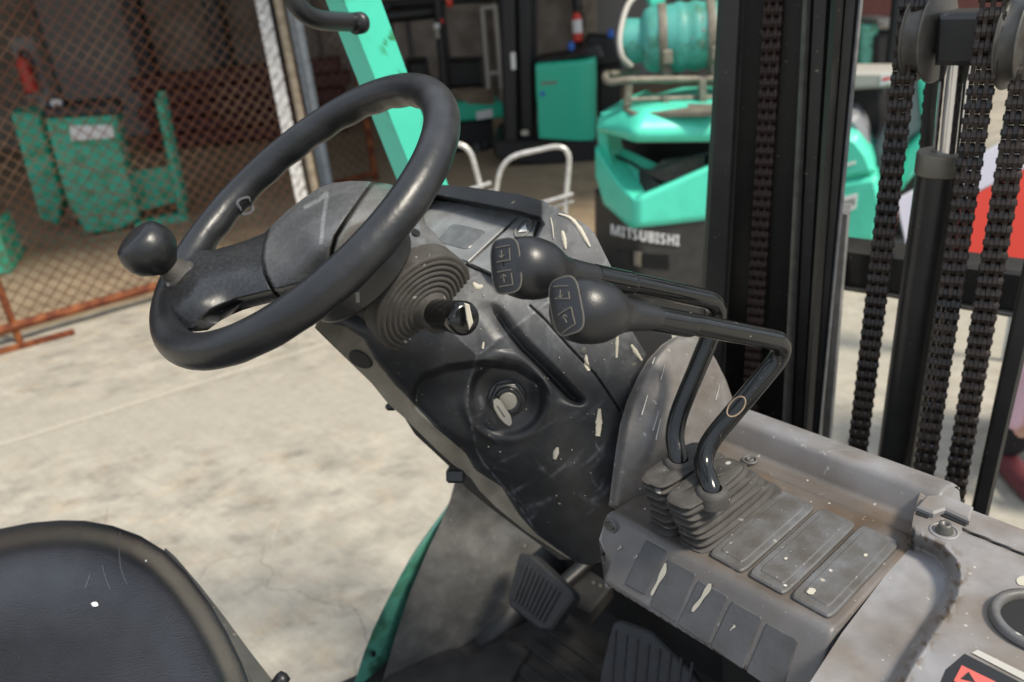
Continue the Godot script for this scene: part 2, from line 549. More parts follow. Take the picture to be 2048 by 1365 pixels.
	var n3 := FastNoiseLite.new(); n3.seed = 23; n3.frequency = 0.35; n3.fractal_octaves = 2
	var n4 := FastNoiseLite.new(); n4.seed = 24; n4.frequency = 0.016; n4.fractal_octaves = 5; n4.fractal_gain = 0.6
	var buf := PackedByteArray(); buf.resize(1024 * 1024 * 3)
	for y in 1024:
		for x in 1024:
			# fades to plain concrete at its edges, so the sheet joins up
			var wx := ss(0.0, 160.0, float(mini(x, 1023 - x))); var wy := ss(0.0, 160.0, float(mini(y, 1023 - y)))
			var keep := wx * wy
			var a := n1.get_noise_2d(x, y * 1.3) * keep
			var b := n2.get_noise_2d(x, y)
			var br := n2.get_noise_2d((x + y) * 0.12 + 900.0, (x - y) * 1.6)
			var st := ss(0.05, 0.55, n4.get_noise_2d(x * 0.7, y * 1.1)) * keep
			var f := n3.get_noise_2d(x, y)
			var v := 0.43 + a * 0.15 + b * 0.045 + br * 0.035 + f * 0.045 - st * 0.10
			var warm := ss(0.05, 0.6, n4.get_noise_2d(x + 700.0, y * 1.1 + 300.0)) * keep
			var q := (y * 1024 + x) * 3
			buf[q] = int(255.0 * pow(clampf(v * 1.035 + warm * 0.012, 0.02, 0.9), 0.4545))
			buf[q + 1] = int(255.0 * pow(clampf(v * 0.975 - warm * 0.012, 0.02, 0.9), 0.4545))
			buf[q + 2] = int(255.0 * pow(clampf(v * 0.835 - warm * 0.03, 0.02, 0.9), 0.4545))
	# hairline cracks, scrape marks and small pits
	var cr := RandomNumberGenerator.new(); cr.seed = 29
	for k in 150:
		var crack := k < 3
		var px := cr.randf_range(180, 840); var py := cr.randf_range(180, 840); var an := cr.randf() * TAU
		var dark := 0.78 if crack else cr.randf_range(0.72, 1.16)
		for s in (cr.randi_range(150, 420) if crack else cr.randi_range(6, 60) if k < 70 else 3):
			if crack: an += cr.randf_range(-0.28, 0.28)
			px += cos(an); py += sin(an)
			if px < 2 or py < 2 or px > 1021 or py > 1021: break
			var q := (int(py) * 1024 + int(px)) * 3
			for c in 3: buf[q + c] = int(clampf(buf[q + c] * dark, 0, 255))
	con.set_data(1024, 1024, false, Image.FORMAT_RGB8, buf)
	var ct := ImageTexture.create_from_image(con)
	mat("concrete", Color.WHITE, 0.85, 0.0, ct, 3.1, noise_tex(512, 0.05, 25, Color.BLACK, Color.WHITE, 0.2, 0.8, 4), 0.15)
	M.concrete.albedo_color = Color(0.91, 0.90, 0.89)
	mat("shed_floor", Color.WHITE, 0.85, 0.0, ct, 3.7)
	M.shed_floor.albedo_color = Color(0.88, 0.80, 0.71)

# ---------- ground ----------
func yard() -> void:
	var base := structure(box("ground", self, "soil", Vector3(0, -0.53, 0), Vector3(60, 0, 0), Vector3(0, 0.5, 0), Vector3(0, 0, 60), 0.01))
	base.name = "ground"
	var g := Node3D.new(); g.name = "concrete_yard"; add_child(g); structure(g)
	# slabs run along the joint seen left of the column
	var jo := onu(450, 751, 0.0); var j2 := onu(0, 890, 0.0)
	var ax := (jo - j2).normalized(); var az := Vector3(-ax.z, 0, ax.x)
	if az.z > 0.0: az = -az
	var wide := 3.4; var deep := 3.2
	var off := 2.3
	for i in range(-4, 6):
		for j in range(-4, 6):
			var o := jo + ax * ((i + 0.5) * wide + off - wide * 0.5) + az * ((j + 0.5) * deep)
			box("concrete_slab", g, "concrete", o + Vector3(0, -0.06 + rng.randf_range(-0.0015, 0.0015), 0), ax * (wide * 0.5 - 0.008), Vector3(0, 0.06, 0), az * (deep * 0.5 - 0.008), 0.009)

# upright plane through a ground pixel, seen square on after a turn
func up_face(x: float, y: float, o: Vector3, nrm: Vector3) -> Vector3:
	return on(x, y, o, nrm)

func shed() -> void:
	# an open-fronted shed: back wall of boards, side wall, roof on columns
	var zb := -11.0
	var w := thing("shed_back_wall", Vector3(-2, 0, zb), "brown panelled back wall of the dim open-fronted shed", "wall")
	box("core_wall", w, "roof_sheet", Vector3(-1, 2.2, zb - 0.12), Vector3(12, 0, 0), Vector3(0, 2.2, 0), Vector3(0, 0, 0.08), 0.01)
	for i in 14:
		var x := -9.3 + i * 1.12
		if i == 4 or i == 10: continue
		box("wall_panel", w, "wall_panel", Vector3(x, 2.2, zb + 0.02), Vector3(0.53, 0, 0), Vector3(0, 2.2, 0), Vector3(0, 0, 0.03), 0.01)
	for x in [-4.15, -3.2, -2.55, 0.25, 1.35]:
		box("wall_post", w, "wall_strip" if x > 0.0 else "truck_black", Vector3(x, 2.1, zb + 0.2), Vector3(0.09, 0, 0), Vector3(0, 2.1, 0), Vector3(0, 0, 0.09), 0.008)
	var s := thing("shed_side_wall", Vector3(-9, 0, -8), "plain brown side wall closing the shed off on its far left", "wall")
	box("wall_sheet", s, "wall_panel", Vector3(-9.6, 2.2, -8.0), Vector3(0.1, 0, 0), Vector3(0, 2.2, 0), Vector3(0, 0, 3.2), 0.01)
	var r := thing("shed_roof", Vector3(-2, 4.4, -8.5), "low sheet roof shading the parked trucks in the shed", "roof")
	box("roof_sheet", r, "roof_sheet", Vector3(-2.9, 4.05, -7.6), Vector3(9.0, 0, 0), Vector3(0, 0.05, 0), Vector3(0, 0, 3.6), 0.01)
	box("fascia_beam", r, "roof_sheet", Vector3(-2.9, 3.85, -4.05), Vector3(9.0, 0, 0), Vector3(0, 0.25, 0), Vector3(0, 0, 0.05), 0.01)
	var fl := MB.new()
	fl.slab([onu(-420, 790, 0.006), onu(640, 500, 0.006), Vector3(0.6, 0.006, -4.7), Vector3(3.6, 0.006, -5.2), Vector3(3.6, 0.006, -11.0), Vector3(-9.5, 0.006, -11.0), Vector3(-9.5, 0.006, -3.0)], Vector3(0, -0.004, 0), 0.001)
	structure(put("shed_floor", fl, "shed_floor"))
	# dark red beams stacked along the wall
	var b := thing("beam_stack", onu(470, 330, 0.0), "low stack of dark red steel beams against the shed wall", "steel beams")
	var o := at(500, 285, 9.4); o.y = 0.0
	for k in 5:
		for q in 2:
			box("steel_beam", b, "dark_red", o + Vector3(0.08 * (k % 2), 0.12 + k * 0.16, -0.18 * q), Vector3(1.15, 0, 0), Vector3(0, 0.07, 0), Vector3(0, 0, 0.08), 0.012)
	# red fire bottle far left
	var e := at(62, 178, 8.6)
	var fe := thing("fire_extinguisher", e - Vector3(0, 0.1, 0), "slim red fire extinguisher hanging in the dark behind the fence", "fire extinguisher")
	turned("cylinder", fe, "bright_red", e - Vector3(0, 0.04, 0), UP, [Vector2(0, 0), Vector2(0, 0.06), Vector2(0.03, 0.068), Vector2(0.30, 0.068), Vector2(0.36, 0.03), Vector2(0.37, 0)], 16)
	turned("valve", fe, "truck_black", e + Vector3(0, 0.33, 0), UP, [Vector2(0, 0), Vector2(0, 0.025), Vector2(0.06, 0.02), Vector2(0.06, 0)], 10)
	bar("hose", fe, "truck_black", curve([e + Vector3(0.02, 0.37, 0), e + Vector3(0.1, 0.36, 0.02), e + Vector3(0.1, 0.15, 0.03)]), 0.012, 6)
	plate("mounting_board", fe, "roof_sheet", [e + Vector3(-0.12, -0.1, -0.1), e + Vector3(0.12, -0.1, -0.1), e + Vector3(0.12, 0.5, -0.1), e + Vector3(-0.12, 0.5, -0.1)], Vector3(0, 0, -0.03))
	box("post", fe, "roof_sheet", Vector3(e.x, e.y * 0.5, e.z - 0.17), Vector3(0.04, 0, 0), Vector3(0, e.y * 0.5 + 0.3, 0), Vector3(0, 0, 0.04))

# a panel of woven wire between two ground points
func wire_panel(mb: MB, a: Vector3, b: Vector3, low: float, high: float, cell: float, rad: float) -> void:
	var along := (b - a).normalized(); var len := (b - a).length(); var h := high - low
	var nrm := along.cross(UP)
	var step := cell
	for fam in [-1.0, 1.0]:
		var k := -h
		while k < len:
			var s0 := k if fam > 0.0 else k + h     # foot position
			var x0 := s0; var x1 = s0 + fam * h
			var y0 := 0.0; var y1 := h
			# clip to the panel
			var t0 := 0.0; var t1 := 1.0
			var dx = x1 - x0
			if dx > 0.0:
				t0 = maxf(t0, -x0 / dx); t1 = minf(t1, (len - x0) / dx)
			else:
				t0 = maxf(t0, (len - x0) / dx); t1 = minf(t1, -x0 / dx)
			if t1 - t0 > 0.01:
				var p0 = a + along * (x0 + dx * t0) + UP * (low + h * t0) + nrm * fam * rad * 0.9
				var p1 = a + along * (x0 + dx * t1) + UP * (low + h * t1) + nrm * fam * rad * 0.9
				var pts := []
				var seg := 10
				for q in seg + 1:
					pts.append(p0.lerp(p1, float(q) / seg) + nrm * 0.006 * sin(q * 2.1 + k * 3.0))
				mb.tube(pts, rad, 4, Color.WHITE, false)
			k += step

func fence() -> void:
	var a := onu(-420, 818, 0.0); var b := onu(640, 508, 0.0)
	var dirv := (b - a).normalized(); var nrm := dirv.cross(UP)
	var f := thing("chain_link_fence", (a + b) * 0.5, "long rusty chain-link fence panel in front of the old green machine", "fence")
	var mb := MB.new()
	wire_panel(mb, a, b, 0.10, 2.3, 0.072, 0.0028)
	put("wire_mesh", mb, "rust_wire", f).set_meta("kind", "stuff")
	bar("bottom_rail", f, "rust_frame", [a + UP * 0.09, b + UP * 0.09], 0.027, 12)
	bar("top_rail", f, "rust_frame", [a + UP * 2.3, b + UP * 2.3], 0.021, 10)
	var mid := onu(38, 672, 0.09)
	mid = a + dirv * (mid - a).dot(dirv)
	bar("brace_post", f, "rust_frame", [mid, mid + UP * 2.3], 0.019, 10)
	bar("end_post", f, "tan_frame", [b + dirv * 0.05, b + dirv * 0.05 + UP * 2.35], 0.026, 12)
	# white ends of the wires folded round the last post
	var wb := MB.new()
	for k in 95:
		var y := 0.1 + k * 0.0235
		var o := b - dirv * 0.035 + UP * y
		wb.tube([o - dirv * (0.025 + 0.012 * sin(k * 1.7)) - UP * 0.02 + nrm * 0.008, o + nrm * (0.009 if k % 2 else -0.009), o + dirv * 0.028 + UP * 0.018], 0.0042, 5)
	put("twisted_wire_ends", wb, "white_frame", f).set_meta("kind", "stuff")
	plate("flat_strip", f, "white_frame", [b - dirv * 0.085 + UP * 0.08, b - dirv * 0.008 + UP * 0.08, b - dirv * 0.008 + UP * 2.3, b - dirv * 0.085 + UP * 2.3], -nrm * 0.004 if nrm.dot(EYE - b) > 0 else nrm * 0.004)
	# orange track under the panel
	var t := thing("gate_track", onu(60, 690, 0.0), "rusty orange steel track lying on the concrete below the fence", "track")
	var t0 := onu(-300, 790, 0.0); var t1 := onu(150, 668, 0.0)
	var td := (t1 - t0).normalized()
	box("track_bar", t, "rust_frame", (t0 + t1) * 0.5 + UP * 0.014, td * (t1 - t0).length() * 0.5, UP * 0.014, td.cross(UP) * 0.018, 0.004)
	# grey pipe standing beside the fence end
	var p := onu(662, 392, 0.0)
	var pp := thing("grey_pipe_post", p, "slim pale grey pipe post right of the fence end", "post")
	bar("pipe", pp, "pipe_grey", [p, p + UP * 3.0], 0.034, 14)
	turned("base_collar", pp, "pipe_grey", p, UP, [Vector2(0, 0), Vector2(0, 0.06), Vector2(0.02, 0.06), Vector2(0.03, 0.036)], 14)
	# second leaf behind the green pillar
	var c := onu(650, 389, 0.0); var d := onu(752, 362, 0.0)
	var g := thing("chain_link_gate", (c + d) * 0.5, "small rusty chain-link gate leaf seen behind the green pillar", "gate")
	var gm := MB.new()
	wire_panel(gm, c, d, 0.08, 2.2, 0.085, 0.0032)
	put("wire_mesh", gm, "rust_wire", g).set_meta("kind", "stuff")
	bar("gate_post", g, "rust_frame", [d, d + UP * 2.25], 0.03, 10)
	bar("gate_post", g, "pipe_grey", [c, c + UP * 2.25], 0.02, 10)
	bar("gate_rail", g, "rust_frame", [c + UP * 0.07, d + UP * 0.07], 0.024, 10)
	bar("gate_rail", g, "rust_frame", [c + UP * 2.2, d + UP * 2.2], 0.024, 10)

# ---------- trucks in the shed ----------
func flat(px: Array, o: Vector3, nrm: Vector3) -> Array:
	var out := []
	for q in px: out.append(on(q.x, q.y, o, nrm))
	return out

func old_trucks() -> void:
	# old stacker behind the fence
	var o := onu(215, 470, 0.0)
	var nrm := Vector3(0.30, 0, 0.954)
	var side := Vector3(nrm.z, 0, -nrm.x)
	var s := thing("pallet_stacker", o, "battered green stacker truck with a white label behind the fence", "stacker truck")
	plate("cabinet", s, "green_old", flat([Vector2(88, 236), Vector2(232, 230), Vector2(246, 300), Vector2(278, 440), Vector2(240, 462), Vector2(172, 470), Vector2(132, 400)], o, nrm), -nrm * 0.42, 0.02)
	plate("side_tank", s, "green_old", flat([Vector2(20, 226), Vector2(80, 228), Vector2(126, 400), Vector2(118, 452), Vector2(80, 440)], o - nrm * 0.3, nrm), -nrm * 0.4, 0.02)
	plate("top_cover", s, "truck_grey", flat([Vector2(84, 218), Vector2(232, 206), Vector2(240, 230), Vector2(88, 238)], o + nrm * 0.01, nrm), -nrm * 0.45, 0.02)
	plate("white_label", s, "label_white", flat([Vector2(138, 252), Vector2(224, 250), Vector2(228, 276), Vector2(142, 282)], o + nrm * 0.006, nrm), -nrm * 0.005, 0.001)
	for q in [[90, 268, 132, 262], [98, 320, 256, 352], [112, 372, 262, 392], [140, 434, 270, 424]]:
		bar("panel_seam", s, "tan_frame", [on(q[0], q[1], o + nrm * 0.002, nrm), on(q[2], q[3], o + nrm * 0.002, nrm)], 0.006, 6)
	bar("tiller", s, "truck_black", curve([on(150, 212, o - nrm * 0.2, nrm), on(128, 200, o - nrm * 0.15, nrm), on(96, 206, o - nrm * 0.1, nrm)]), 0.018, 8)
	turned("tiller_knob", s, "label_white", on(112, 206, o - nrm * 0.1, nrm), side, [Vector2(-0.04, 0.0), Vector2(-0.035, 0.025), Vector2(0.035, 0.025), Vector2(0.04, 0.0)], 12)
	for q in [[252, 252], [262, 300], [270, 345]]:
		turned("hinge", s, "bracket", on(q[0] - 12, q[1], o + nrm * 0.004, nrm), nrm, [Vector2(-0.01, 0.022), Vector2(0.006, 0.02), Vector2(0.008, 0.0)], 10)
	bar("mast_post", s, "green_old", [on(318, 196, o - nrm * 0.1, nrm), on(368, 436, o - nrm * 0.1, nrm)], 0.034, 8)
	bar("mast_post", s, "green_old", [on(318, 196, o - nrm * 0.1, nrm) - nrm * 0.5, on(368, 436, o - nrm * 0.1, nrm) - nrm * 0.5], 0.034, 8)
	plate("fork_guard", s, "green_old", flat([Vector2(258, 344), Vector2(340, 332), Vector2(356, 404), Vector2(276, 424)], o - nrm * 0.16, nrm), -nrm * 0.03, 0.006)
	box("base_bar", s, "green_old", on(325, 450, o, nrm) - nrm * 0.06, side * 0.2, UP * 0.05, nrm * 0.07, 0.01)
	turned("roller", s, "truck_black", on(210, 474, o, nrm) - nrm * 0.1 - side * 0.06, side, [Vector2(0, 0), Vector2(0, 0.07), Vector2(0.12, 0.07), Vector2(0.12, 0)], 16)
	turned("roller", s, "truck_black", on(352, 448, o, nrm) - nrm * 0.2 - side * 0.06, side, [Vector2(0, 0), Vector2(0, 0.06), Vector2(0.1, 0.06), Vector2(0.1, 0)], 16)
	# green corner of another machine at the very left
	var l := onu(4, 560, 0.0)
	var lg := thing("green_machine", l, "green machine corner cut by the left edge of the picture", "machine")
	box("body", lg, "green_old", l + Vector3(-0.22, 0.17, -0.3), side * 0.17, UP * 0.17, nrm * 0.25, 0.02)
	box("top_cover", lg, "truck_grey", l + Vector3(-0.22, 0.355, -0.3), side * 0.16, UP * 0.014, nrm * 0.24, 0.01)

	# black truck with overhead guard deep in the shed
	var q := onu(930, 300, 0.0); q = at(930, 240, 7.6); q.y = 0.0
	var n2 := Vector3(0.12, 0, 0.993); var s2 := Vector3(n2.z, 0, -n2.x)
	var bt := thing("reach_forklift", q, "black forklift with an overhead guard and green body deep in the shed", "forklift")
	plate("body", bt, "green_deep", flat([Vector2(896, 206), Vector2(1000, 202), Vector2(1012, 212), Vector2(1010, 236), Vector2(900, 246)], q, n2), -n2 * 0.7, 0.02)
	plate("rear_plate", bt, "label_white", flat([Vector2(952, 224), Vector2(984, 218), Vector2(986, 234), Vector2(954, 240)], q + n2 * 0.006, n2), -n2 * 0.005, 0.001)
	plate("chassis", bt, "truck_black", flat([Vector2(850, 246), Vector2(986, 238), Vector2(990, 300), Vector2(862, 306)], q - n2 * 0.08, n2), -n2 * 1.0, 0.02)
	plate("seat_back", bt, "truck_black", flat([Vector2(890, 118), Vector2(968, 116), Vector2(972, 176), Vector2(896, 180)], q - n2 * 0.3, n2), -n2 * 0.2, 0.04)
	plate("dashboard", bt, "truck_black", flat([Vector2(812, 122), Vector2(856, 118), Vector2(868, 200), Vector2(822, 206)], q - n2 * 0.5, n2), -n2 * 0.3, 0.04)
	for w in [[770, 6, 800, 240, 0.4], [874, -20, 896, 240, 0.0], [880, -20, 905, 200, 0.9], [1000, -20, 1018, 240, 0.0]]:
		bar("guard_post", bt, "truck_black", [on(w[0], w[1], q - n2 * w[4], n2), on(w[2], w[3], q - n2 * w[4], n2)], 0.045 if w[4] < 0.5 else 0.03, 8)
	bar("guard_beam", bt, "truck_black", [on(762, 34, q - n2 * 0.2, n2), on(880, 22, q - n2 * 0.2, n2)], 0.06, 8)
	bar("guard_beam", bt, "truck_black", [on(764, 10, q - n2 * 0.9, n2), on(1000, -6, q - n2 * 0.9, n2)], 0.04, 8)
	for w in [[964, 14, 978, 178], [990, 10, 1004, 176]]:
		bar("ladder_rail", bt, "light_frame", [on(w[0], w[1], q + n2 * 0.1, n2), on(w[2], w[3], q + n2 * 0.1, n2)], 0.02, 8)
	for w in [[964, 16, 990, 14], [974, 148, 1000, 144]]:
		bar("ladder_rung", bt, "light_frame", [on(w[0], w[1], q + n2 * 0.1, n2), on(w[2], w[3], q + n2 * 0.1, n2)], 0.02, 8)
	var lp := on(873, 52, q + n2 * 0.08, n2)
	turned("lamp", bt, "label_white", lp, n2, [Vector2(0, 0), Vector2(0, 0.028), Vector2(0.03, 0.03), Vector2(0.05, 0.015), Vector2(0.052, 0)], 14)
	bar("lamp_stem", bt, "light_frame", [lp - UP * 0.02, lp - UP * 0.1], 0.018, 8)
	turned("tail_lamp", bt, "bright_red", on(898, 2, q + n2 * 0.05, n2), n2, [Vector2(0, 0), Vector2(0, 0.06), Vector2(0.03, 0.05), Vector2(0.03, 0)], 12, 0.5)
	for w in [[884, 42], [1002, 30]]:
		turned("tail_lamp", bt, "bright_red", on(w[0], w[1], q + n2 * 0.05, n2), n2, [Vector2(0, 0), Vector2(0, 0.02), Vector2(0.02, 0.016), Vector2(0.02, 0)], 10)
	turned("wheel", bt, "truck_black", on(955, 300, q - n2 * 0.2, n2), s2, [Vector2(-0.08, 0), Vector2(-0.08, 0.16), Vector2(0.08, 0.16), Vector2(0.08, 0)], 20)
	var bx := on(955, 194, q + n2 * 0.03, n2)
	var cb := thing("cardboard_box", bx - UP * 0.08, "brown cardboard box lying on the green body of the black forklift", "box")
	plate("carton", cb, "cardboard", flat([Vector2(934, 182), Vector2(988, 178), Vector2(990, 210), Vector2(936, 212)], q - n2 * 0.0, n2), -n2 * 0.3 - s2 * 0.16, 0.006)

	# green reach truck with black mast
	var g := onu(1100, 330, 0.0)
	var n3 := Vector3(-0.10, 0, 0.995); var s3 := Vector3(n3.z, 0, -n3.x)
	var rt := thing("reach_truck", g, "bright green reach truck cabinet on a black base beside its black mast", "reach truck")
	var cabs := []
	for p in [Vector2(1070, 130), Vector2(1076, 276)]:
		cabs.append(on(p.x, p.y, g, n3))
	var cmb := MB.new()
	# plan outline: flat front, right end rounded away
	var tl := on(1069, 128, g, n3); var bl := on(1077, 276, g, n3); var tr := on(1196, 118, g, n3); var br := on(1194, 284, g, n3)
	var tops := []; var bots := []
	var cc := PackedVector3Array()
	var plan := [Vector2(0, 0.5), Vector2(0, 0.02), Vector2(0.02, 0), Vector2(0.45, 0), Vector2(0.62, 0.0), Vector2(0.75, 0.02), Vector2(0.86, 0.06), Vector2(0.94, 0.12), Vector2(0.985, 0.2), Vector2(1.0, 0.3), Vector2(1.0, 0.6)]
	for rr in 5:
		var tt: float = [0.0, 0.5, 0.93, 0.985, 1.0][rr]
		var ins: float = [0.0, 0.0, 0.0, 0.012, 0.035][rr]
		for w in plan:
			var lo: Vector3 = bl.lerp(br, w.x); var hi: Vector3 = tl.lerp(tr, w.x)
			cc.append(lo.lerp(hi, tt) - n3 * (w.y * 0.75 + ins) + s3 * (0.5 - w.x) * ins)
	cmb.grid(cc, plan.size(), 5, EYE)
	var topf := []
	for i in plan.size(): topf.append(cc[4 * plan.size() + i])
	cmb.face(topf, UP, Color.WHITE)
	put("cabinet", cmb, "green_deep", rt)
	plate("dark_cover", rt, "truck_black", flat([Vector2(1066, 128), Vector2(1178, 112), Vector2(1170, 104), Vector2(1078, 118)], g - n3 * 0.05, n3), -n3 * 0.4, 0.01)
	plate("base", rt, "truck_black", flat([Vector2(985, 282), Vector2(1194, 284), Vector2(1192, 336), Vector2(1010, 326), Vector2(988, 312)], g + n3 * 0.01, n3), -n3 * 0.8, 0.02)
	for w in [[1010, 1034, 0.0], [1042, 1066, 0.12]]:
		plate("mast_rail", rt, "truck_black", flat([Vector2(w[0] - 8, -30), Vector2(w[1] - 6, -30), Vector2(w[1], 284), Vector2(w[0], 284)], g - n3 * w[2], n3), -n3 * 0.2, 0.01)
	plate("mast_web", rt, "truck_black", flat([Vector2(996, -30), Vector2(1076, -30), Vector2(1072, 250), Vector2(1008, 270)], g - n3 * 0.25, n3), -n3 * 0.1, 0.01)
	plate("backrest", rt, "truck_black", rounded(flat([Vector2(1172, 68), Vector2(1230, 74), Vector2(1244, 130), Vector2(1168, 134)], g - n3 * 0.35, n3), 0.25), -n3 * 0.25, 0.02)
	plate("seat", rt, "truck_grey", rounded(flat([Vector2(1150, 100), Vector2(1196, 84), Vector2(1212, 118), Vector2(1160, 126)], g - n3 * 0.2, n3), 0.25), -n3 * 0.2, 0.02)
	plate("side_frame", rt, "truck_black", flat([Vector2(1196, 130), Vector2(1246, 120), Vector2(1240, 250), Vector2(1198, 280)], g - n3 * 0.5, n3), -n3 * 0.3, 0.02)
	for w in [[1143, 97, 12, 0.0], [1222, 72, 16, 0.1]]:
		turned("blue_knob", rt, "blue_cap", on(w[0], w[1] + 6, g - n3 * (0.1 + w[3]), n3), UP, [Vector2(0, 0), Vector2(0.01, 0.026), Vector2(0.05, 0.03), Vector2(0.075, 0.018), Vector2(0.08, 0)], 12)
	bar("control_stem", rt, "truck_black", [on(1143, 103, g - n3 * 0.1, n3), on(1142, 126, g - n3 * 0.1, n3)], 0.014, 8)
	plate("white_sticker", rt, "label_white", flat([Vector2(1021, 106), Vector2(1030, 104), Vector2(1032, 138), Vector2(1023, 140)], g + n3 * 0.012, n3), -n3 * 0.004, 0.001)
	plate("yellow_sticker", rt, "cream_paint", flat([Vector2(1042, 262), Vector2(1056, 261), Vector2(1057, 270), Vector2(1043, 271)], g + n3 * 0.022, n3), -n3 * 0.036, 0.001)
	plate("model_plate", rt, "dust_mark", flat([Vector2(1082, 164), Vector2(1114, 162), Vector2(1114, 168), Vector2(1082, 170)], g + n3 * 0.004, n3), -n3 * 0.004, 0.001)
	plate("blue_sticker", rt, "blue_cap", flat([Vector2(1080, 184), Vector2(1089, 183), Vector2(1090, 192), Vector2(1081, 193)], g + n3 * 0.004, n3), -n3 * 0.004, 0.001)
	# extinguisher standing on it
	var eo := on(1156, 84, g - n3 * 0.42, n3)
	var fe := thing("fire_extinguisher", eo, "small red fire extinguisher with a white band on the reach truck", "fire extinguisher")
	turned("cylinder", fe, "bright_red", eo, UP, [Vector2(0, 0), Vector2(0, 0.036), Vector2(0.015, 0.042), Vector2(0.20, 0.042), Vector2(0.235, 0.02), Vector2(0.24, 0)], 16)
	turned("white_band", fe, "label_white", eo + UP * 0.075, UP, [Vector2(0, 0.04), Vector2(0, 0.0435), Vector2(0.105, 0.0435), Vector2(0.105, 0.04)], 16)
	bar("handle", fe, "truck_grey", [eo + UP * 0.235, eo + UP * 0.27, eo + UP * 0.275 + s3 * 0.06], 0.012, 6)
	bar("hose", fe, "truck_grey", curve([eo + UP * 0.25, eo + UP * 0.2 + s3 * 0.07, eo + UP * 0.12 + s3 * 0.06]), 0.009, 6)
	bar("bracket_post", rt, "truck_black", [on(1152, -20, g - n3 * 0.5, n3), on(1160, 130, g - n3 * 0.5, n3)], 0.035, 8)
	# two trolleys with bright tube handles
	for k in 2:
		var dd := 3.6
		var p0 := at(1000, 365, dd); p0.y = 0
		var nn := Vector3(-0.1, 0, 0.995)
		var c0 := at(1070, 420, dd)
		var t := thing("hand_trolley", Vector3(c0.x - 0.35 * k, 0, c0.z), ["hand trolley whose bright tube handle arches between console and green truck", "hand trolley whose bright handle shows beside the steering wheel rim"][k], "hand trolley", "hand trolleys behind the console")
		var hoop = [[Vector2(985, 420), Vector2(1004, 316), Vector2(1142, 286), Vector2(1128, 440)], [Vector2(836, 420), Vector2(852, 300), Vector2(936, 280), Vector2(978, 440)]][k]
		var pts := []
		for w in hoop: pts.append(on(w.x, w.y, c0, nn))
		var lowl: Vector3 = pts[0]; var lowr: Vector3 = pts[3]
		var fl := lowl; fl.y = 0.16; var fr := lowr; fr.y = 0.16
		bar("tube_handle", t, "trolley_steel", bent([fl, pts[0], pts[1], pts[2], pts[3], fr], 0.09), 0.0115, 12)
		var ba := on([1050, 918][k], [416, 386][k], c0 + nn * 0.02, nn); var bb := on([1146, 982][k], [388, 366][k], c0 + nn * 0.02, nn)
		bar("cross_bar", t, "trolley_steel", [ba, bb], 0.009, 8)
		bar("cross_bar", t, "trolley_steel", [ba - UP * 0.035 - nn * 0.01, bb - UP * 0.035 - nn * 0.01], 0.006, 8)
		var mid := (fl + fr) * 0.5
		var w2 := (fr - fl) * 0.55
		box("platform", t, "truck_grey", mid + Vector3(0, 0, -0.36), w2, UP * 0.02, Vector3(0, 0, 0.36), 0.01)
		for sx in [-0.8, 0.8]:
			for sz in [-0.06, -0.64]:
				turned("caster", t, "truck_black", mid + w2 * sx + Vector3(-0.02, -0.095, sz), Vector3.RIGHT, [Vector2(0, 0), Vector2(0, 0.06), Vector2(0.035, 0.06), Vector2(0.035, 0)], 14)

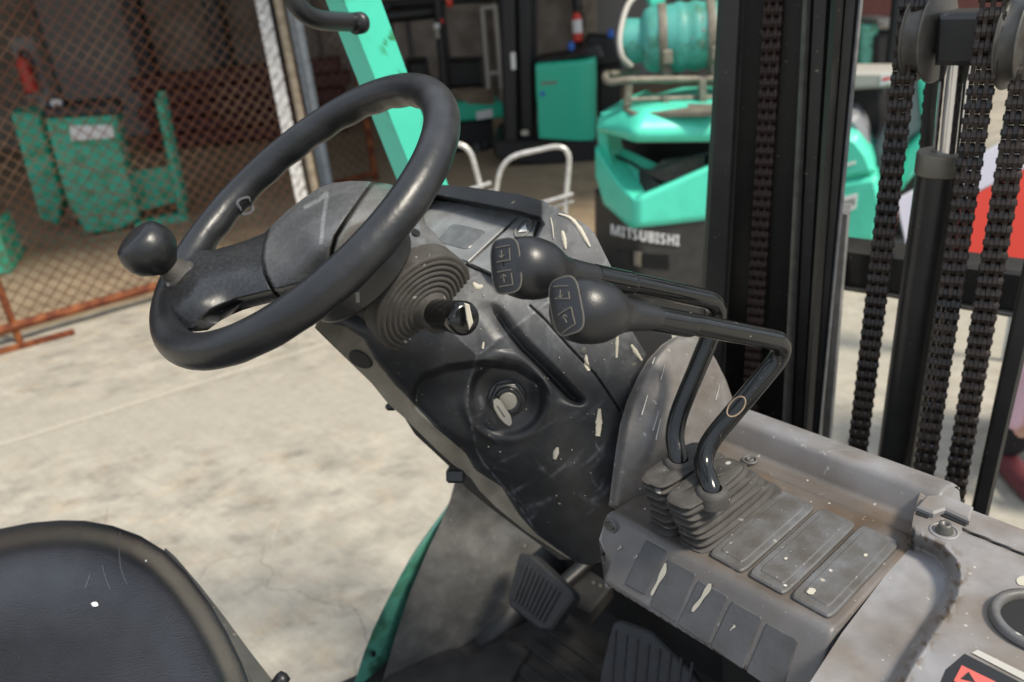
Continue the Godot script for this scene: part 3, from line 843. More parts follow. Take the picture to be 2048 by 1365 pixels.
# ---------- the green truck with the gas bottle ----------
func counterweight_truck() -> void:
	var A := at(1197, 330, 3.85); var B := at(1270, 330, 3.5); var C := at(1560, 330, 3.56)
	for p in [A, B, C]: pass
	A.y = 0; B.y = 0; C.y = 0
	var nl := (A - B).cross(UP).normalized()
	if nl.dot(EYE - B) < 0: nl = -nl
	nl.y = 0; nl = nl.normalized()
	var nr := (C - B).cross(UP).normalized()
	if nr.dot(EYE - B) < 0: nr = -nr
	nr.y = 0; nr = nr.normalized()
	var inw := -(nl + nr).normalized()
	# a point of the rear surface: two upright faces that meet in a soft corner, set back by «in_»
	var surf := func(x: float, y: float, in_: float) -> Vector3:
		var r := ray(x, y)
		var tl := (B - nl * in_ - EYE).dot(nl) / r.dot(nl); var tr := (B - nr * in_ - EYE).dot(nr) / r.dot(nr)
		var k := 0.06
		var h := clampf(0.5 + 0.5 * (tl - tr) / k, 0.0, 1.0)
		return EYE + r * (lerpf(tr, tl, h) + k * h * (1.0 - h))
	var T := thing("counterweight_forklift", B, "mint green counterweight forklift carrying a gas bottle, seen from behind beyond the console", "forklift")
	var w := func(_x: float, _y: float) -> Color: return Color.WHITE
	# black counterweight
	put("counterweight", skin(1190, 1560, [Vector2(1190, 380), Vector2(1207, 400), Vector2(1262, 440), Vector2(1420, 425), Vector2(1560, 410)], [Vector2(1190, 700), Vector2(1560, 760)], 60, 20,
		func(x, y): return surf.call(x, y, 0.02 + 0.03 * ss(520.0, 700.0, y)), w, inw * 0.7, true), "truck_grey", T)
	# green tailgate with its V shaped mouth
	var vt := [Vector2(1190, 292), Vector2(1195, 297), Vector2(1230, 353), Vector2(1250, 378), Vector2(1271, 396), Vector2(1300, 384), Vector2(1418, 332), Vector2(1470, 300), Vector2(1560, 262)]
	var vb := [Vector2(1190, 352), Vector2(1195, 366), Vector2(1207, 408), Vector2(1262, 457), Vector2(1330, 450), Vector2(1414, 440), Vector2(1560, 420)]
	put("tailgate", skin(1191, 1560, vt, vb, 90, 16, func(x, y):
		var top := lerp_line(vt, x); var bot := lerp_line(vb, x)
		var e := minf(y - top, bot - y)
		return surf.call(x, y, 0.012 * (1.0 - ss(0.0, 7.0, e))), w, inw * 0.12, true), "green_paint", T)
	# slim upright at the mouth's left
	put("corner_post", skin(250, 372, [Vector2(250, 1193), Vector2(372, 1206)], [Vector2(250, 1212), Vector2(300, 1216), Vector2(372, 1236)], 20, 6, func(x, y): return surf.call(x, y, 0.04), w, inw * 0.15), "green_paint", T)
	# hood edge
	var ht := [Vector2(1196, 236), Vector2(1208, 224), Vector2(1240, 216), Vector2(1300, 217), Vector2(1560, 208)]
	var hb := [Vector2(1196, 262), Vector2(1269, 284), Vector2(1422, 283), Vector2(1560, 276)]
	put("hood", skin(1196, 1560, ht, hb, 90, 14, func(x, y):
		var top := lerp_line(ht, x); var bot := lerp_line(hb, x)
		var v = (y - top) / maxf(bot - top, 1.0)
		return surf.call(x, y, -0.02 + 0.10 * pow(1.0 - v, 2.0) + 0.03 * pow(v, 8.0)), w, inw * 0.7 - UP * 0.02, true), "green_paint", T)
	var hy: float = (surf.call(1272.0, 222.0, 0.08) as Vector3).y
	var topo := func(x: float, y: float) -> Vector3: return onu(x, y, hy + 0.004)
	plate("top_grille", T, "bracket", [topo.call(1244, 214), topo.call(1264, 226), topo.call(1440, 222), topo.call(1440, 208), topo.call(1300, 206)], Vector3(0, -0.02, 0), 0.003)
	plate("hood_wing", T, "green_paint", [surf.call(1200, 226, 0.06), surf.call(1246, 200, 0.30), surf.call(1262, 214, 0.30), surf.call(1232, 224, 0.06)], inw * 0.3, 0.01)
	# dark engine bay behind the mouth
	plate("engine_bay", T, "hole_black", [surf.call(1205, 268, 0.30), surf.call(1272, 288, 0.30), surf.call(1440, 286, 0.30), surf.call(1440, 420, 0.30), surf.call(1272, 440, 0.30), surf.call(1205, 400, 0.30)], inw * 0.02)
	plate("bay_cover", T, "mast_worn", [surf.call(1290, 350, 0.14), surf.call(1322, 322, 0.2), surf.call(1404, 312, 0.2), surf.call(1404, 345, 0.14), surf.call(1330, 366, 0.1)], inw * 0.03, 0.006)
	plate("bay_duct", T, "truck_grey", [surf.call(1222, 350, 0.10), surf.call(1236, 330, 0.14), surf.call(1292, 342, 0.16), surf.call(1318, 372, 0.08), surf.call(1274, 400, 0.05)], inw * 0.03, 0.006)
	bar("bay_hose", T, "truck_black", curve([surf.call(1216, 304, 0.1), surf.call(1262, 326, 0.08), surf.call(1298, 342, 0.08), surf.call(1350, 324, 0.1), surf.call(1420, 306, 0.1)]), 0.008, 6)
	for q in [[1233, 1262, 500, 530], [1284, 1338, 506, 536]]:
		plate("slot", T, "hole_black", [surf.call(q[0], q[2], 0.014), surf.call(q[1], q[2] + 4, 0.014), surf.call(q[1], q[3] + 4, 0.014), surf.call(q[0], q[3], 0.014)], inw * 0.05, 0.002)
	plate("slot_pin", T, "bracket", [surf.call(1268, 505, 0.005), surf.call(1280, 507, 0.005), surf.call(1280, 534, 0.005), surf.call(1268, 531, 0.005)], inw * 0.03, 0.002)
	# raised maker's lettering, laid along the curve of the casting
	var tm := TextMesh.new()
	var fnt := SystemFont.new(); fnt.font_names = PackedStringArray(["Droid Sans"]); fnt.font_weight = 700
	tm.text = "MITSUBISHI"; tm.font = fnt; tm.font_size = 32; tm.pixel_size = 0.01; tm.depth = 0.02; tm.curve_step = 1.0
	var ar := tm.surface_get_arrays(0)
	var lo := Vector3(1e9, 1e9, 0); var hi := Vector3(-1e9, -1e9, 0)
	for p in ar[Mesh.ARRAY_VERTEX]:
		lo = lo.min(p); hi = hi.max(p)
	var mb := MB.new()
	for k in ar[Mesh.ARRAY_VERTEX].size():
		var p: Vector3 = ar[Mesh.ARRAY_VERTEX][k]
		var fx := (p.x - lo.x) / (hi.x - lo.x); var fy := (p.y - lo.y) / (hi.y - lo.y)
		var bx := lerpf(1222.0, 1359.0, fx)
		var by := 469.0 + 34.0 * fx - 11.0 * fx * fx
		mb.add(surf.call(bx, by - 21.0 * fy, 0.011 if p.z > 0.0 else 0.018), ar[Mesh.ARRAY_NORMAL][k].rotated(UP, -0.2), Color.WHITE)
	var ix: PackedInt32Array = ar[Mesh.ARRAY_INDEX] if ar[Mesh.ARRAY_INDEX] != null else PackedInt32Array(range(mb.v.size()))
	for k in range(0, ix.size(), 3): mb.tri(ix[k], ix[k + 1], ix[k + 2])
	put("maker_lettering", mb, "label_white", T)
	# bottle on its bracket
	var d := 3.72
	var ca := at(1290, 80, d); var cb := at(1300, 80, d); 
	var axis := Vector3(0.985, 0, 0.17).normalized()
	var rad := 63.0 / LENS * d
	var tank := thing("gas_bottle", ca - UP * rad, "teal steel gas bottle strapped on its side on the mint green forklift", "gas bottle")
	var prof := [Vector2(-0.02, 0), Vector2(-0.02, rad * 0.62), Vector2(0.0, rad * 0.9), Vector2(0.03, rad), Vector2(0.13, rad * 1.0), Vector2(0.14, rad * 1.05), Vector2(0.165, rad * 1.05), Vector2(0.175, rad), Vector2(0.20, rad), Vector2(0.21, rad * 1.05), Vector2(0.235, rad * 1.05), Vector2(0.245, rad), Vector2(0.36, rad), Vector2(0.365, rad * 1.04), Vector2(0.385, rad * 1.04), Vector2(0.39, rad), Vector2(0.6, rad * 0.98), Vector2(0.68, rad * 0.6), Vector2(0.7, 0)]
	turned("shell", tank, "tank_green", ca, axis, prof, 36)
	var col := []
	turned("collar", tank, "tank_green", ca - axis * 0.105, axis, [Vector2(0.1, rad * 0.66), Vector2(0.0, rad * 0.70), Vector2(-0.004, rad * 0.68), Vector2(0.0, rad * 0.64), Vector2(0.1, rad * 0.6)], 28)
	turned("collar_opening", tank, "hole_black", ca - axis * 0.055, (axis * 0.5 + TR * 0.2 + Vector3(0, 0, 0.7)).normalized(), [Vector2(0, 0), Vector2(0, rad * 0.46), Vector2(rad * 0.5, rad * 0.42), Vector2(rad * 0.5, 0)], 20, 0.7)
	bar("valve", tank, "bracket", [ca - axis * 0.1, ca - axis * 0.02], 0.02, 8)
	for q in [0.06, 0.27]:
		var o = ca + axis * q
		turned("strap", tank, "bracket", o, axis, [Vector2(0, rad * 0.98), Vector2(0, rad * 1.05), Vector2(0.035, rad * 1.05), Vector2(0.035, rad * 0.98)], 30)
		box("strap_buckle", tank, "bracket", o + axis * 0.018 + Vector3(-0.01, -rad * 0.45, rad * 0.95), axis * 0.022, UP * 0.03, Vector3(0, 0, 0.022), 0.006)
		box("strap_foot", T, "bracket", o + axis * 0.018 + Vector3(0, -rad * 0.9, rad * 0.55), axis * 0.02, UP * 0.06 , Vector3(0, 0, 0.02), 0.006)
	for k in 9:
		var an := -0.35 + k * 0.12
		box("pale_print", tank, "dust_mark", ca + axis * (0.215 + 0.012 * (k % 3)) + (Vector3(-0.17, 0, 0.985) * cos(an) + UP * sin(an)) * (rad + 0.001), axis * (0.012 + 0.006 * (k % 2)), (UP * cos(an) - Vector3(0, 0, 0.985) * sin(an)) * 0.005, (Vector3(0, 0, 0.985) * cos(an) + UP * sin(an)) * 0.0015, 0.0005)
	var ra := at(1206, 157, d - 0.1)
	bar("bracket_rail", T, "bracket", bent([at(1262, 142, d + 0.1), at(1208, 152, d - 0.05), at(1216, 166, d - 0.1), at(1250, 160, d - 0.12), at(1470, 158, d - 0.05)], 0.03), 0.016, 10)
	bar("bracket_rail", T, "bracket", [at(1210, 148, d), at(1275, 140, d + 0.2)], 0.013, 8)
	bar("bracket_rail", T, "bracket", [at(1255, 200, d - 0.1), at(1470, 194, d - 0.05)], 0.012, 8)
	for q in [[1258, 160, 1254, 212], [1404, 158, 1406, 208], [1330, 192, 1330, 206]]:
		box("bracket_post", T, "bracket", (at(q[0], q[1], d - 0.1) + at(q[2], q[3], d - 0.1)) * 0.5, Vector3(0.016, 0, 0), (at(q[0], q[1], d - 0.1) - at(q[2], q[3], d - 0.1)) * 0.5, Vector3(0, 0, 0.016), 0.004)
	bar("gas_hose", T, "light_frame", curve([at(1282, -16, d), at(1255, 12, d - 0.05), at(1240, 70, d - 0.1), at(1244, 112, d - 0.1), at(1262, 132, d - 0.05)]), 0.013, 8)
	plate("rear_pillar", T, "green_paint", [at(1296, -20, d + 0.5), at(1332, -20, d + 0.5), at(1330, 12, d + 0.5), at(1300, 10, d + 0.5)], Vector3(0, 0, -0.08), 0.006)
	for q in [0.0, 1.0]:
		turned("wheel", T, "truck_black", surf.call(1300, 620, 0.35) * Vector3(1, 0, 1) + UP * 0.22 + Vector3(q * 0.5, 0, 0), Vector3.RIGHT, [Vector2(-0.06, 0), Vector2(-0.06, 0.2), Vector2(-0.04, 0.22), Vector2(0.1, 0.22), Vector2(0.12, 0.2), Vector2(0.12, 0)], 24)

# ---------- what shows through the mast ----------
func right_side() -> void:
	var d := 4.1
	var o := at(1720, 400, d); var nn := Vector3(-0.42, 0, 0.907)
	var T := thing("parked_forklift", Vector3(o.x, 0, o.z), "green forklift with a dark grey cowl parked beyond the mast", "forklift")
	plate("rear_hood", T, "green_paint", rounded(flat([Vector2(1600, 280), Vector2(1690, 266), Vector2(1716, 274), Vector2(1742, 310), Vector2(1754, 350), Vector2(1640, 372), Vector2(1600, 372)], o, nn), 0.2), -nn * 0.6, 0.03)
	plate("counterweight", T, "green_paint", rounded(flat([Vector2(1600, 376), Vector2(1754, 353), Vector2(1768, 410), Vector2(1752, 484), Vector2(1680, 492), Vector2(1600, 492)], o, nn), 0.14), -nn * 0.7, 0.025)
	plate("decal", T, "label_white", flat([Vector2(1674, 398), Vector2(1716, 387), Vector2(1712, 418), Vector2(1672, 432)], o + nn * 0.004, nn), -nn * 0.003, 0.001)
	for q in [0, 1, 2, 3]:
		plate("decal_mark", T, "truck_grey", flat([Vector2(1682 + q * 8, 404 - q * 2), Vector2(1686 + q * 8, 403 - q * 2), Vector2(1685 + q * 8, 416 - q * 2), Vector2(1681 + q * 8, 417 - q * 2)], o + nn * 0.0065, nn), -nn * 0.002, 0.0005)
	plate("small_badge", T, "label_white", flat([Vector2(1692, 328), Vector2(1712, 322), Vector2(1712, 328), Vector2(1692, 334)], o + nn * 0.004, nn), -nn * 0.003, 0.001)
	plate("seat_cushion", T, "panel_grey", rounded(flat([Vector2(1640, 262), Vector2(1690, 228), Vector2(1716, 232), Vector2(1736, 268), Vector2(1744, 310), Vector2(1700, 300)], o - nn * 0.15, nn), 0.3), -nn * 0.4, 0.03)
	plate("seat_back", T, "truck_black", rounded(flat([Vector2(1640, 120), Vector2(1770, 170), Vector2(1772, 260), Vector2(1744, 300), Vector2(1640, 280)], o - nn * 0.5, nn), 0.2), -nn * 0.2, 0.03)
	plate("step_panel", T, "panel_grey", flat([Vector2(1746, 300), Vector2(1776, 250), Vector2(1836, 262), Vector2(1812, 330), Vector2(1772, 400), Vector2(1760, 380)], o - nn * 0.3, nn), -nn * 0.2, 0.02)
	plate("side_panel", T, "panel_grey", rounded(flat([Vector2(1818, 172), Vector2(1842, 164), Vector2(1852, 260), Vector2(1806, 290)], o - nn * 0.25, nn), 0.15), -nn * 0.2, 0.02)
	plate("front_cowl", T, "green_paint", rounded(flat([Vector2(1836, 160), Vector2(1854, 152), Vector2(1872, 172), Vector2(1860, 262), Vector2(1846, 258)], o - nn * 0.2, nn), 0.25), -nn * 0.3, 0.02)
	plate("front_fender", T, "green_paint", rounded(flat([Vector2(1866, 258), Vector2(1840, 276), Vector2(1808, 312), Vector2(1798, 388), Vector2(1822, 360), Vector2(1866, 300)], o - nn * 0.15, nn), 0.3), -nn * 0.3, 0.02)
	plate("dashboard", T, "light_frame", flat([Vector2(1690, 142), Vector2(1796, 142), Vector2(1786, 176), Vector2(1690, 182)], o - nn * 0.3, nn), -nn * 0.25, 0.02)
	plate("warning_label", T, "label_white", flat([Vector2(1762, 150), Vector2(1790, 146), Vector2(1788, 166), Vector2(1760, 172)], o - nn * 0.296, nn), -nn * 0.003, 0.001)
	plate("warning_mark", T, "bright_red", flat([Vector2(1766, 156), Vector2(1782, 153), Vector2(1780, 160), Vector2(1764, 163)], o - nn * 0.294, nn), -nn * 0.001, 0.0004)
	for q in [[1706, 40, 1690, 280], [1800, -20, 1782, 150]]:
		bar("guard_post", T, "truck_black", [on(q[0] + 6, q[1] - 60, o - nn * 0.6, nn), on(q[2], q[3], o - nn * 0.6, nn)], 0.035, 8)
	plate("tyre_side", T, "truck_black", rounded(flat([Vector2(1774, 400), Vector2(1812, 340), Vector2(1860, 330), Vector2(1860, 480), Vector2(1790, 490)], o - nn * 0.3, nn), 0.3), -nn * 0.2, 0.03)
	plate("underbody", T, "truck_black", flat([Vector2(1620, 490), Vector2(1840, 480), Vector2(1840, 560), Vector2(1630, 580)], o - nn * 0.2, nn), -nn * 0.7, 0.02)
	# another truck farther off
	var o2 := at(1750, 100, 7.0)
	var G := thing("distant_forklift", Vector3(o2.x, 0, o2.z), "small green and grey forklift far beyond the mast below a dark red wall", "forklift")
	plate("body", G, "green_worn", flat([Vector2(1722, 50), Vector2(1760, 50), Vector2(1756, 138), Vector2(1720, 138)], o2, Vector3(0, 0, 1)), Vector3(0, 0, -0.5), 0.02)
	plate("front_panel", G, "green_paint", flat([Vector2(1788, 40), Vector2(1800, 40), Vector2(1792, 136), Vector2(1778, 136)], o2, Vector3(0, 0, 1)), Vector3(0, 0, -0.4), 0.02)
	plate("seat", G, "truck_grey", rounded(flat([Vector2(1752, 70), Vector2(1788, 62), Vector2(1784, 138), Vector2(1750, 138)], o2 + Vector3(0, 0, 0.05), Vector3(0, 0, 1)), 0.2), Vector3(0, 0, -0.4), 0.03)
	plate("hood", G, "light_frame", flat([Vector2(1758, 38), Vector2(1796, 36), Vector2(1798, 58), Vector2(1762, 60)], o2 + Vector3(0, 0, 0.04), Vector3(0, 0, 1)), Vector3(0, 0, -0.4), 0.03)
	plate("chassis", G, "truck_black", flat([Vector2(1716, 138), Vector2(1800, 138), Vector2(1796, 250), Vector2(1712, 250)], o2, Vector3(0, 0, 1)), Vector3(0, 0, -0.6), 0.02)
	var rw := at(1720, 20, 9.5)
	var W := thing("red_wall", Vector3(rw.x, 0, rw.z), "dark red sheet wall far behind the mast", "wall")
	box("sheet", W, "dark_red", Vector3(rw.x + 0.6, rw.y - 0.4 + 0.9, rw.z), Vector3(1.1, 0, 0), Vector3(0, 1.25, 0), Vector3(0, 0, 0.05), 0.01)
	for k in 3:
		box("post", W, "truck_black", Vector3(rw.x - 0.3 + k * 0.9, 1.2, rw.z - 0.12), Vector3(0.05, 0, 0), Vector3(0, 1.2, 0), Vector3(0, 0, 0.05), 0.01)
	# red and white board leaning outside
	var ob := at(1900, 440, 3.1); var nb := Vector3(-0.45, 0.12, 0.885).normalized()
	var B := thing("striped_board", Vector3(ob.x, 0, ob.z), "red board with a white upper band behind the mast chains", "board")
	plate("red_panel", B, "board_red", flat([Vector2(1812, 492), Vector2(1880, 446), Vector2(1962, 384), Vector2(2120, 306), Vector2(2120, 556), Vector2(2040, 545), Vector2(1820, 500)], ob, nb), -nb * 0.03, 0.003)
	plate("white_panel", B, "board_white", flat([Vector2(1793, 400), Vector2(1964, 308), Vector2(2000, 288), Vector2(2120, 230), Vector2(2120, 303), Vector2(1962, 381), Vector2(1880, 443), Vector2(1812, 489)], ob, nb), -nb * 0.03, 0.003)
	for q in [1850, 2050]:
		var t := on(q, 500, ob - nb * 0.05, nb)
		bar("leg", B, "pipe_grey", [t, Vector3(t.x, 0.0, t.z)], 0.014, 8)
	person()

# smooth union of tapered limbs, meshed as surface nets
func blob(bones: Array, cell: float, k: float) -> MB:
	var lo := Vector3(1e9, 1e9, 1e9); var hi := -lo
	for b in bones:
		var r := maxf(b[2], b[3]) + cell * 2.0
		lo = lo.min(b[0] - Vector3.ONE * r).min(b[1] - Vector3.ONE * r); hi = hi.max(b[0] + Vector3.ONE * r).max(b[1] + Vector3.ONE * r)
	var n := Vector3i(((hi - lo) / cell).ceil()) + Vector3i.ONE
	var f := PackedFloat32Array(); f.resize(n.x * n.y * n.z)
	for z in n.z:
		for y in n.y:
			for x in n.x:
				var p := lo + Vector3(x, y, z) * cell
				var d := 1e3
				for b in bones:
					var ab: Vector3 = b[1] - b[0]
					var t := clampf((p - b[0]).dot(ab) / maxf(ab.length_squared(), 1e-9), 0.0, 1.0)
					var e: float = p.distance_to(b[0] + ab * t) - lerpf(b[2], b[3], t)
					var h := clampf(0.5 + 0.5 * (e - d) / k, 0.0, 1.0)
					d = lerpf(e, d, h) - k * h * (1.0 - h)
				f[(z * n.y + y) * n.x + x] = d
	var mb := MB.new(); var id := {}
	var at_ := func(x: int, y: int, z: int) -> float: return f[(z * n.y + y) * n.x + x]
	for z in n.z - 1:
		for y in n.y - 1:
			for x in n.x - 1:
				var s := Vector3.ZERO; var c := 0
				for e in 12:
					var ax := int(e / 4.0); var q := e % 4
					var a := Vector3i.ZERO
					a[(ax + 1) % 3] = q & 1; a[(ax + 2) % 3] = q >> 1
					var b := a; b[ax] = 1
					var va: float = at_.call(x + a.x, y + a.y, z + a.z); var vb: float = at_.call(x + b.x, y + b.y, z + b.z)
					if (va < 0.0) != (vb < 0.0):
						s += Vector3(a).lerp(Vector3(b), va / (va - vb)); c += 1
				if c:
					var p := lo + (Vector3(x, y, z) + s / c) * cell
					var g := Vector3(at_.call(x + 1, y, z) - at_.call(x, y, z), at_.call(x, y + 1, z) - at_.call(x, y, z), at_.call(x, y, z + 1) - at_.call(x, y, z))
					id[Vector3i(x, y, z)] = mb.add(p, g.normalized(), Color.WHITE)
	for key in id:
		for ax in 3:
			var e: Vector3i = key; var g2 := e; g2[ax] += 1
			if g2[ax] >= n[ax]: continue
			if (at_.call(e.x, e.y, e.z) < 0.0) == (at_.call(g2.x, g2.y, g2.z) < 0.0): continue
			var u := Vector3i.ZERO; u[(ax + 1) % 3] = 1
			var w := Vector3i.ZERO; w[(ax + 2) % 3] = 1
			if id.has(e - u) and id.has(e - w) and id.has(e - u - w):
				mb.tri(id[e], id[e - u], id[e - u - w]); mb.tri(id[e], id[e - u - w], id[e - w])
	return mb

func person() -> void:
	# someone squatting beyond the mast, cut by the right edge: pink top, dark trousers, maroon shoes
	var foot := onu(2020, 952, 0.0)
	var P := thing("person", foot, "person crouching at the right edge in a pink top, dark trousers and maroon shoes", "person")
	var rt := (ex - UP * ex.y).normalized(); var aw := -Vector3(fw.x, 0, fw.z).normalized()     # picture right, towards the eye
	var hip := foot + rt * 0.22 + UP * 0.26 - aw * 0.12
	var chest := foot + rt * 0.13 + UP * 0.58 - aw * 0.02
	var neck := chest + UP * 0.16 + rt * 0.05
	var head := neck + UP * 0.15 + rt * 0.02
	var knee := foot + rt * 0.02 + UP * 0.34 + aw * 0.1
	var knee2 := foot + rt * 0.32 + UP * 0.34 + aw * 0.08
	var foot2 := foot + rt * 0.3
	put("body", blob([[hip, chest, 0.12, 0.13], [chest, neck, 0.12, 0.05], [neck, head, 0.05, 0.05], [head, head + UP * 0.03, 0.085, 0.08],
		[hip, knee, 0.085, 0.058], [knee, foot + UP * 0.08 - aw * 0.04, 0.055, 0.038], [hip + rt * 0.14, knee2, 0.085, 0.058], [knee2, foot2 + UP * 0.08 - aw * 0.04, 0.055, 0.038],
		[chest - rt * 0.13 + UP * 0.08, foot - rt * 0.02 + UP * 0.42 + aw * 0.06, 0.045, 0.036], [foot - rt * 0.02 + UP * 0.42 + aw * 0.06, foot + rt * 0.06 + UP * 0.30 + aw * 0.2, 0.036, 0.026]], 0.022, 0.03), "skin", P)
	put("pink_top", blob([[hip + UP * 0.1, chest, 0.145, 0.15], [chest, chest + UP * 0.1, 0.15, 0.085], [chest - rt * 0.13 + UP * 0.08, foot - rt * 0.02 + UP * 0.42 + aw * 0.06, 0.062, 0.055], [hip + UP * 0.05 - rt * 0.1, chest - rt * 0.12 - UP * 0.1, 0.07, 0.07], [foot - rt * 0.03 + UP * 0.42 + aw * 0.06, foot - rt * 0.06 + UP * 0.24 + aw * 0.06, 0.045, 0.03], [foot - rt * 0.02 + UP * 0.42 + aw * 0.06, foot + rt * 0.05 + UP * 0.33 + aw * 0.18, 0.05, 0.042]], 0.022, 0.03), "pink_cloth", P)
	put("trousers", blob([[hip, hip + rt * 0.14, 0.125, 0.125], [hip, knee + rt * 0.03, 0.1, 0.07], [knee + rt * 0.03, foot + UP * 0.1 - aw * 0.04, 0.066, 0.05], [hip + rt * 0.14, knee2, 0.1, 0.07], [knee2, foot2 + UP * 0.1 - aw * 0.04, 0.066, 0.05]], 0.022, 0.03), "dark_cloth", P)
	for q in [foot, foot2]:
		put("shoe", blob([[q + UP * 0.04 - aw * 0.06, q + UP * 0.035 + aw * 0.14 - rt * 0.02, 0.042, 0.034]], 0.014, 0.02), "maroon", P)
	put("hair", blob([[head + UP * 0.03 - aw * 0.015, head + UP * 0.05 - aw * 0.02, 0.092, 0.088]], 0.018, 0.02), "hair", P)
	# face, turned towards the ground between the feet
	var fc := (aw * 0.8 - UP * 0.35 - rt * 0.3).normalized(); var fx := fc.cross(UP).normalized(); var fy := fx.cross(fc).normalized()
	var hc := head + UP * 0.015
	put("nose", blob([[hc + fc * 0.078 + fy * 0.012, hc + fc * 0.098 - fy * 0.014, 0.008, 0.013]], 0.005, 0.006), "skin", P)
	for q in [-1.0, 1.0]:
		turned("eye", P, "label_white", hc + fc * 0.072 + fx * q * 0.03 + fy * 0.014, fc, [Vector2(0, 0.013), Vector2(0.006, 0.009), Vector2(0.008, 0)], 14)
		turned("pupil", P, "hair", hc + fc * 0.0775 + fx * q * 0.03 + fy * 0.013, fc, [Vector2(0, 0.006), Vector2(0.003, 0.005), Vector2(0.0035, 0)], 12)
		put("brow", blob([[hc + fc * 0.08 + fx * q * 0.016 + fy * 0.034, hc + fc * 0.072 + fx * q * 0.045 + fy * 0.034, 0.005, 0.004]], 0.004, 0.004), "hair", P)
		put("ear", blob([[hc + fx * q * 0.083 - fy * 0.005, hc + fx * q * 0.086 + fy * 0.022, 0.012, 0.014]], 0.006, 0.006), "skin", P)
	put("mouth", blob([[hc + fc * 0.082 - fy * 0.044 - fx * 0.02, hc + fc * 0.082 - fy * 0.044 + fx * 0.02, 0.006, 0.006]], 0.004, 0.004), "maroon", P)
	# hand: palm, four fingers and a thumb
	var pa := foot + rt * 0.06 + UP * 0.30 + aw * 0.2
	var fd := (aw * 0.6 - UP * 0.6 + rt * 0.3).normalized(); var fs := fd.cross(UP).normalized()
	var hb := [[pa, pa + fd * 0.05, 0.024, 0.026]]
	for k in 4:
		var b0 := pa + fd * 0.07 + fs * (k - 1.5) * 0.019
		var ln: float = [0.034, 0.042, 0.04, 0.03][k]
		hb.append([pa + fd * 0.04 + fs * (k - 1.5) * 0.015, b0, 0.011, 0.0095]); hb.append([b0, b0 + (fd - UP * 0.4) * ln, 0.0095, 0.0075])
	hb.append([pa + fd * 0.015, pa + fd * 0.045 + fs * 0.045, 0.012, 0.009])
	put("hand", blob(hb, 0.006, 0.006), "skin", P)

# ---------- the forklift in front ----------
var FK: Node3D
func forklift() -> void:
	FK = thing("forklift", tk(-0.6, 0.0, 0.3), "worn forklift cab in front, with black steering wheel, dusty console, two levers and chain mast", "forklift")
	wheel()
	console()
	side_panel()
	levers()
	legs_and_floor()
	seat()
	pillar()
	mast()

func grey(v: float, warm := 0.0) -> Color:      # linear grey to a vertex colour
	return Color(v * (1.0 + warm), v * (1.0 + warm * 0.35), v * (1.0 - warm)).linear_to_srgb()

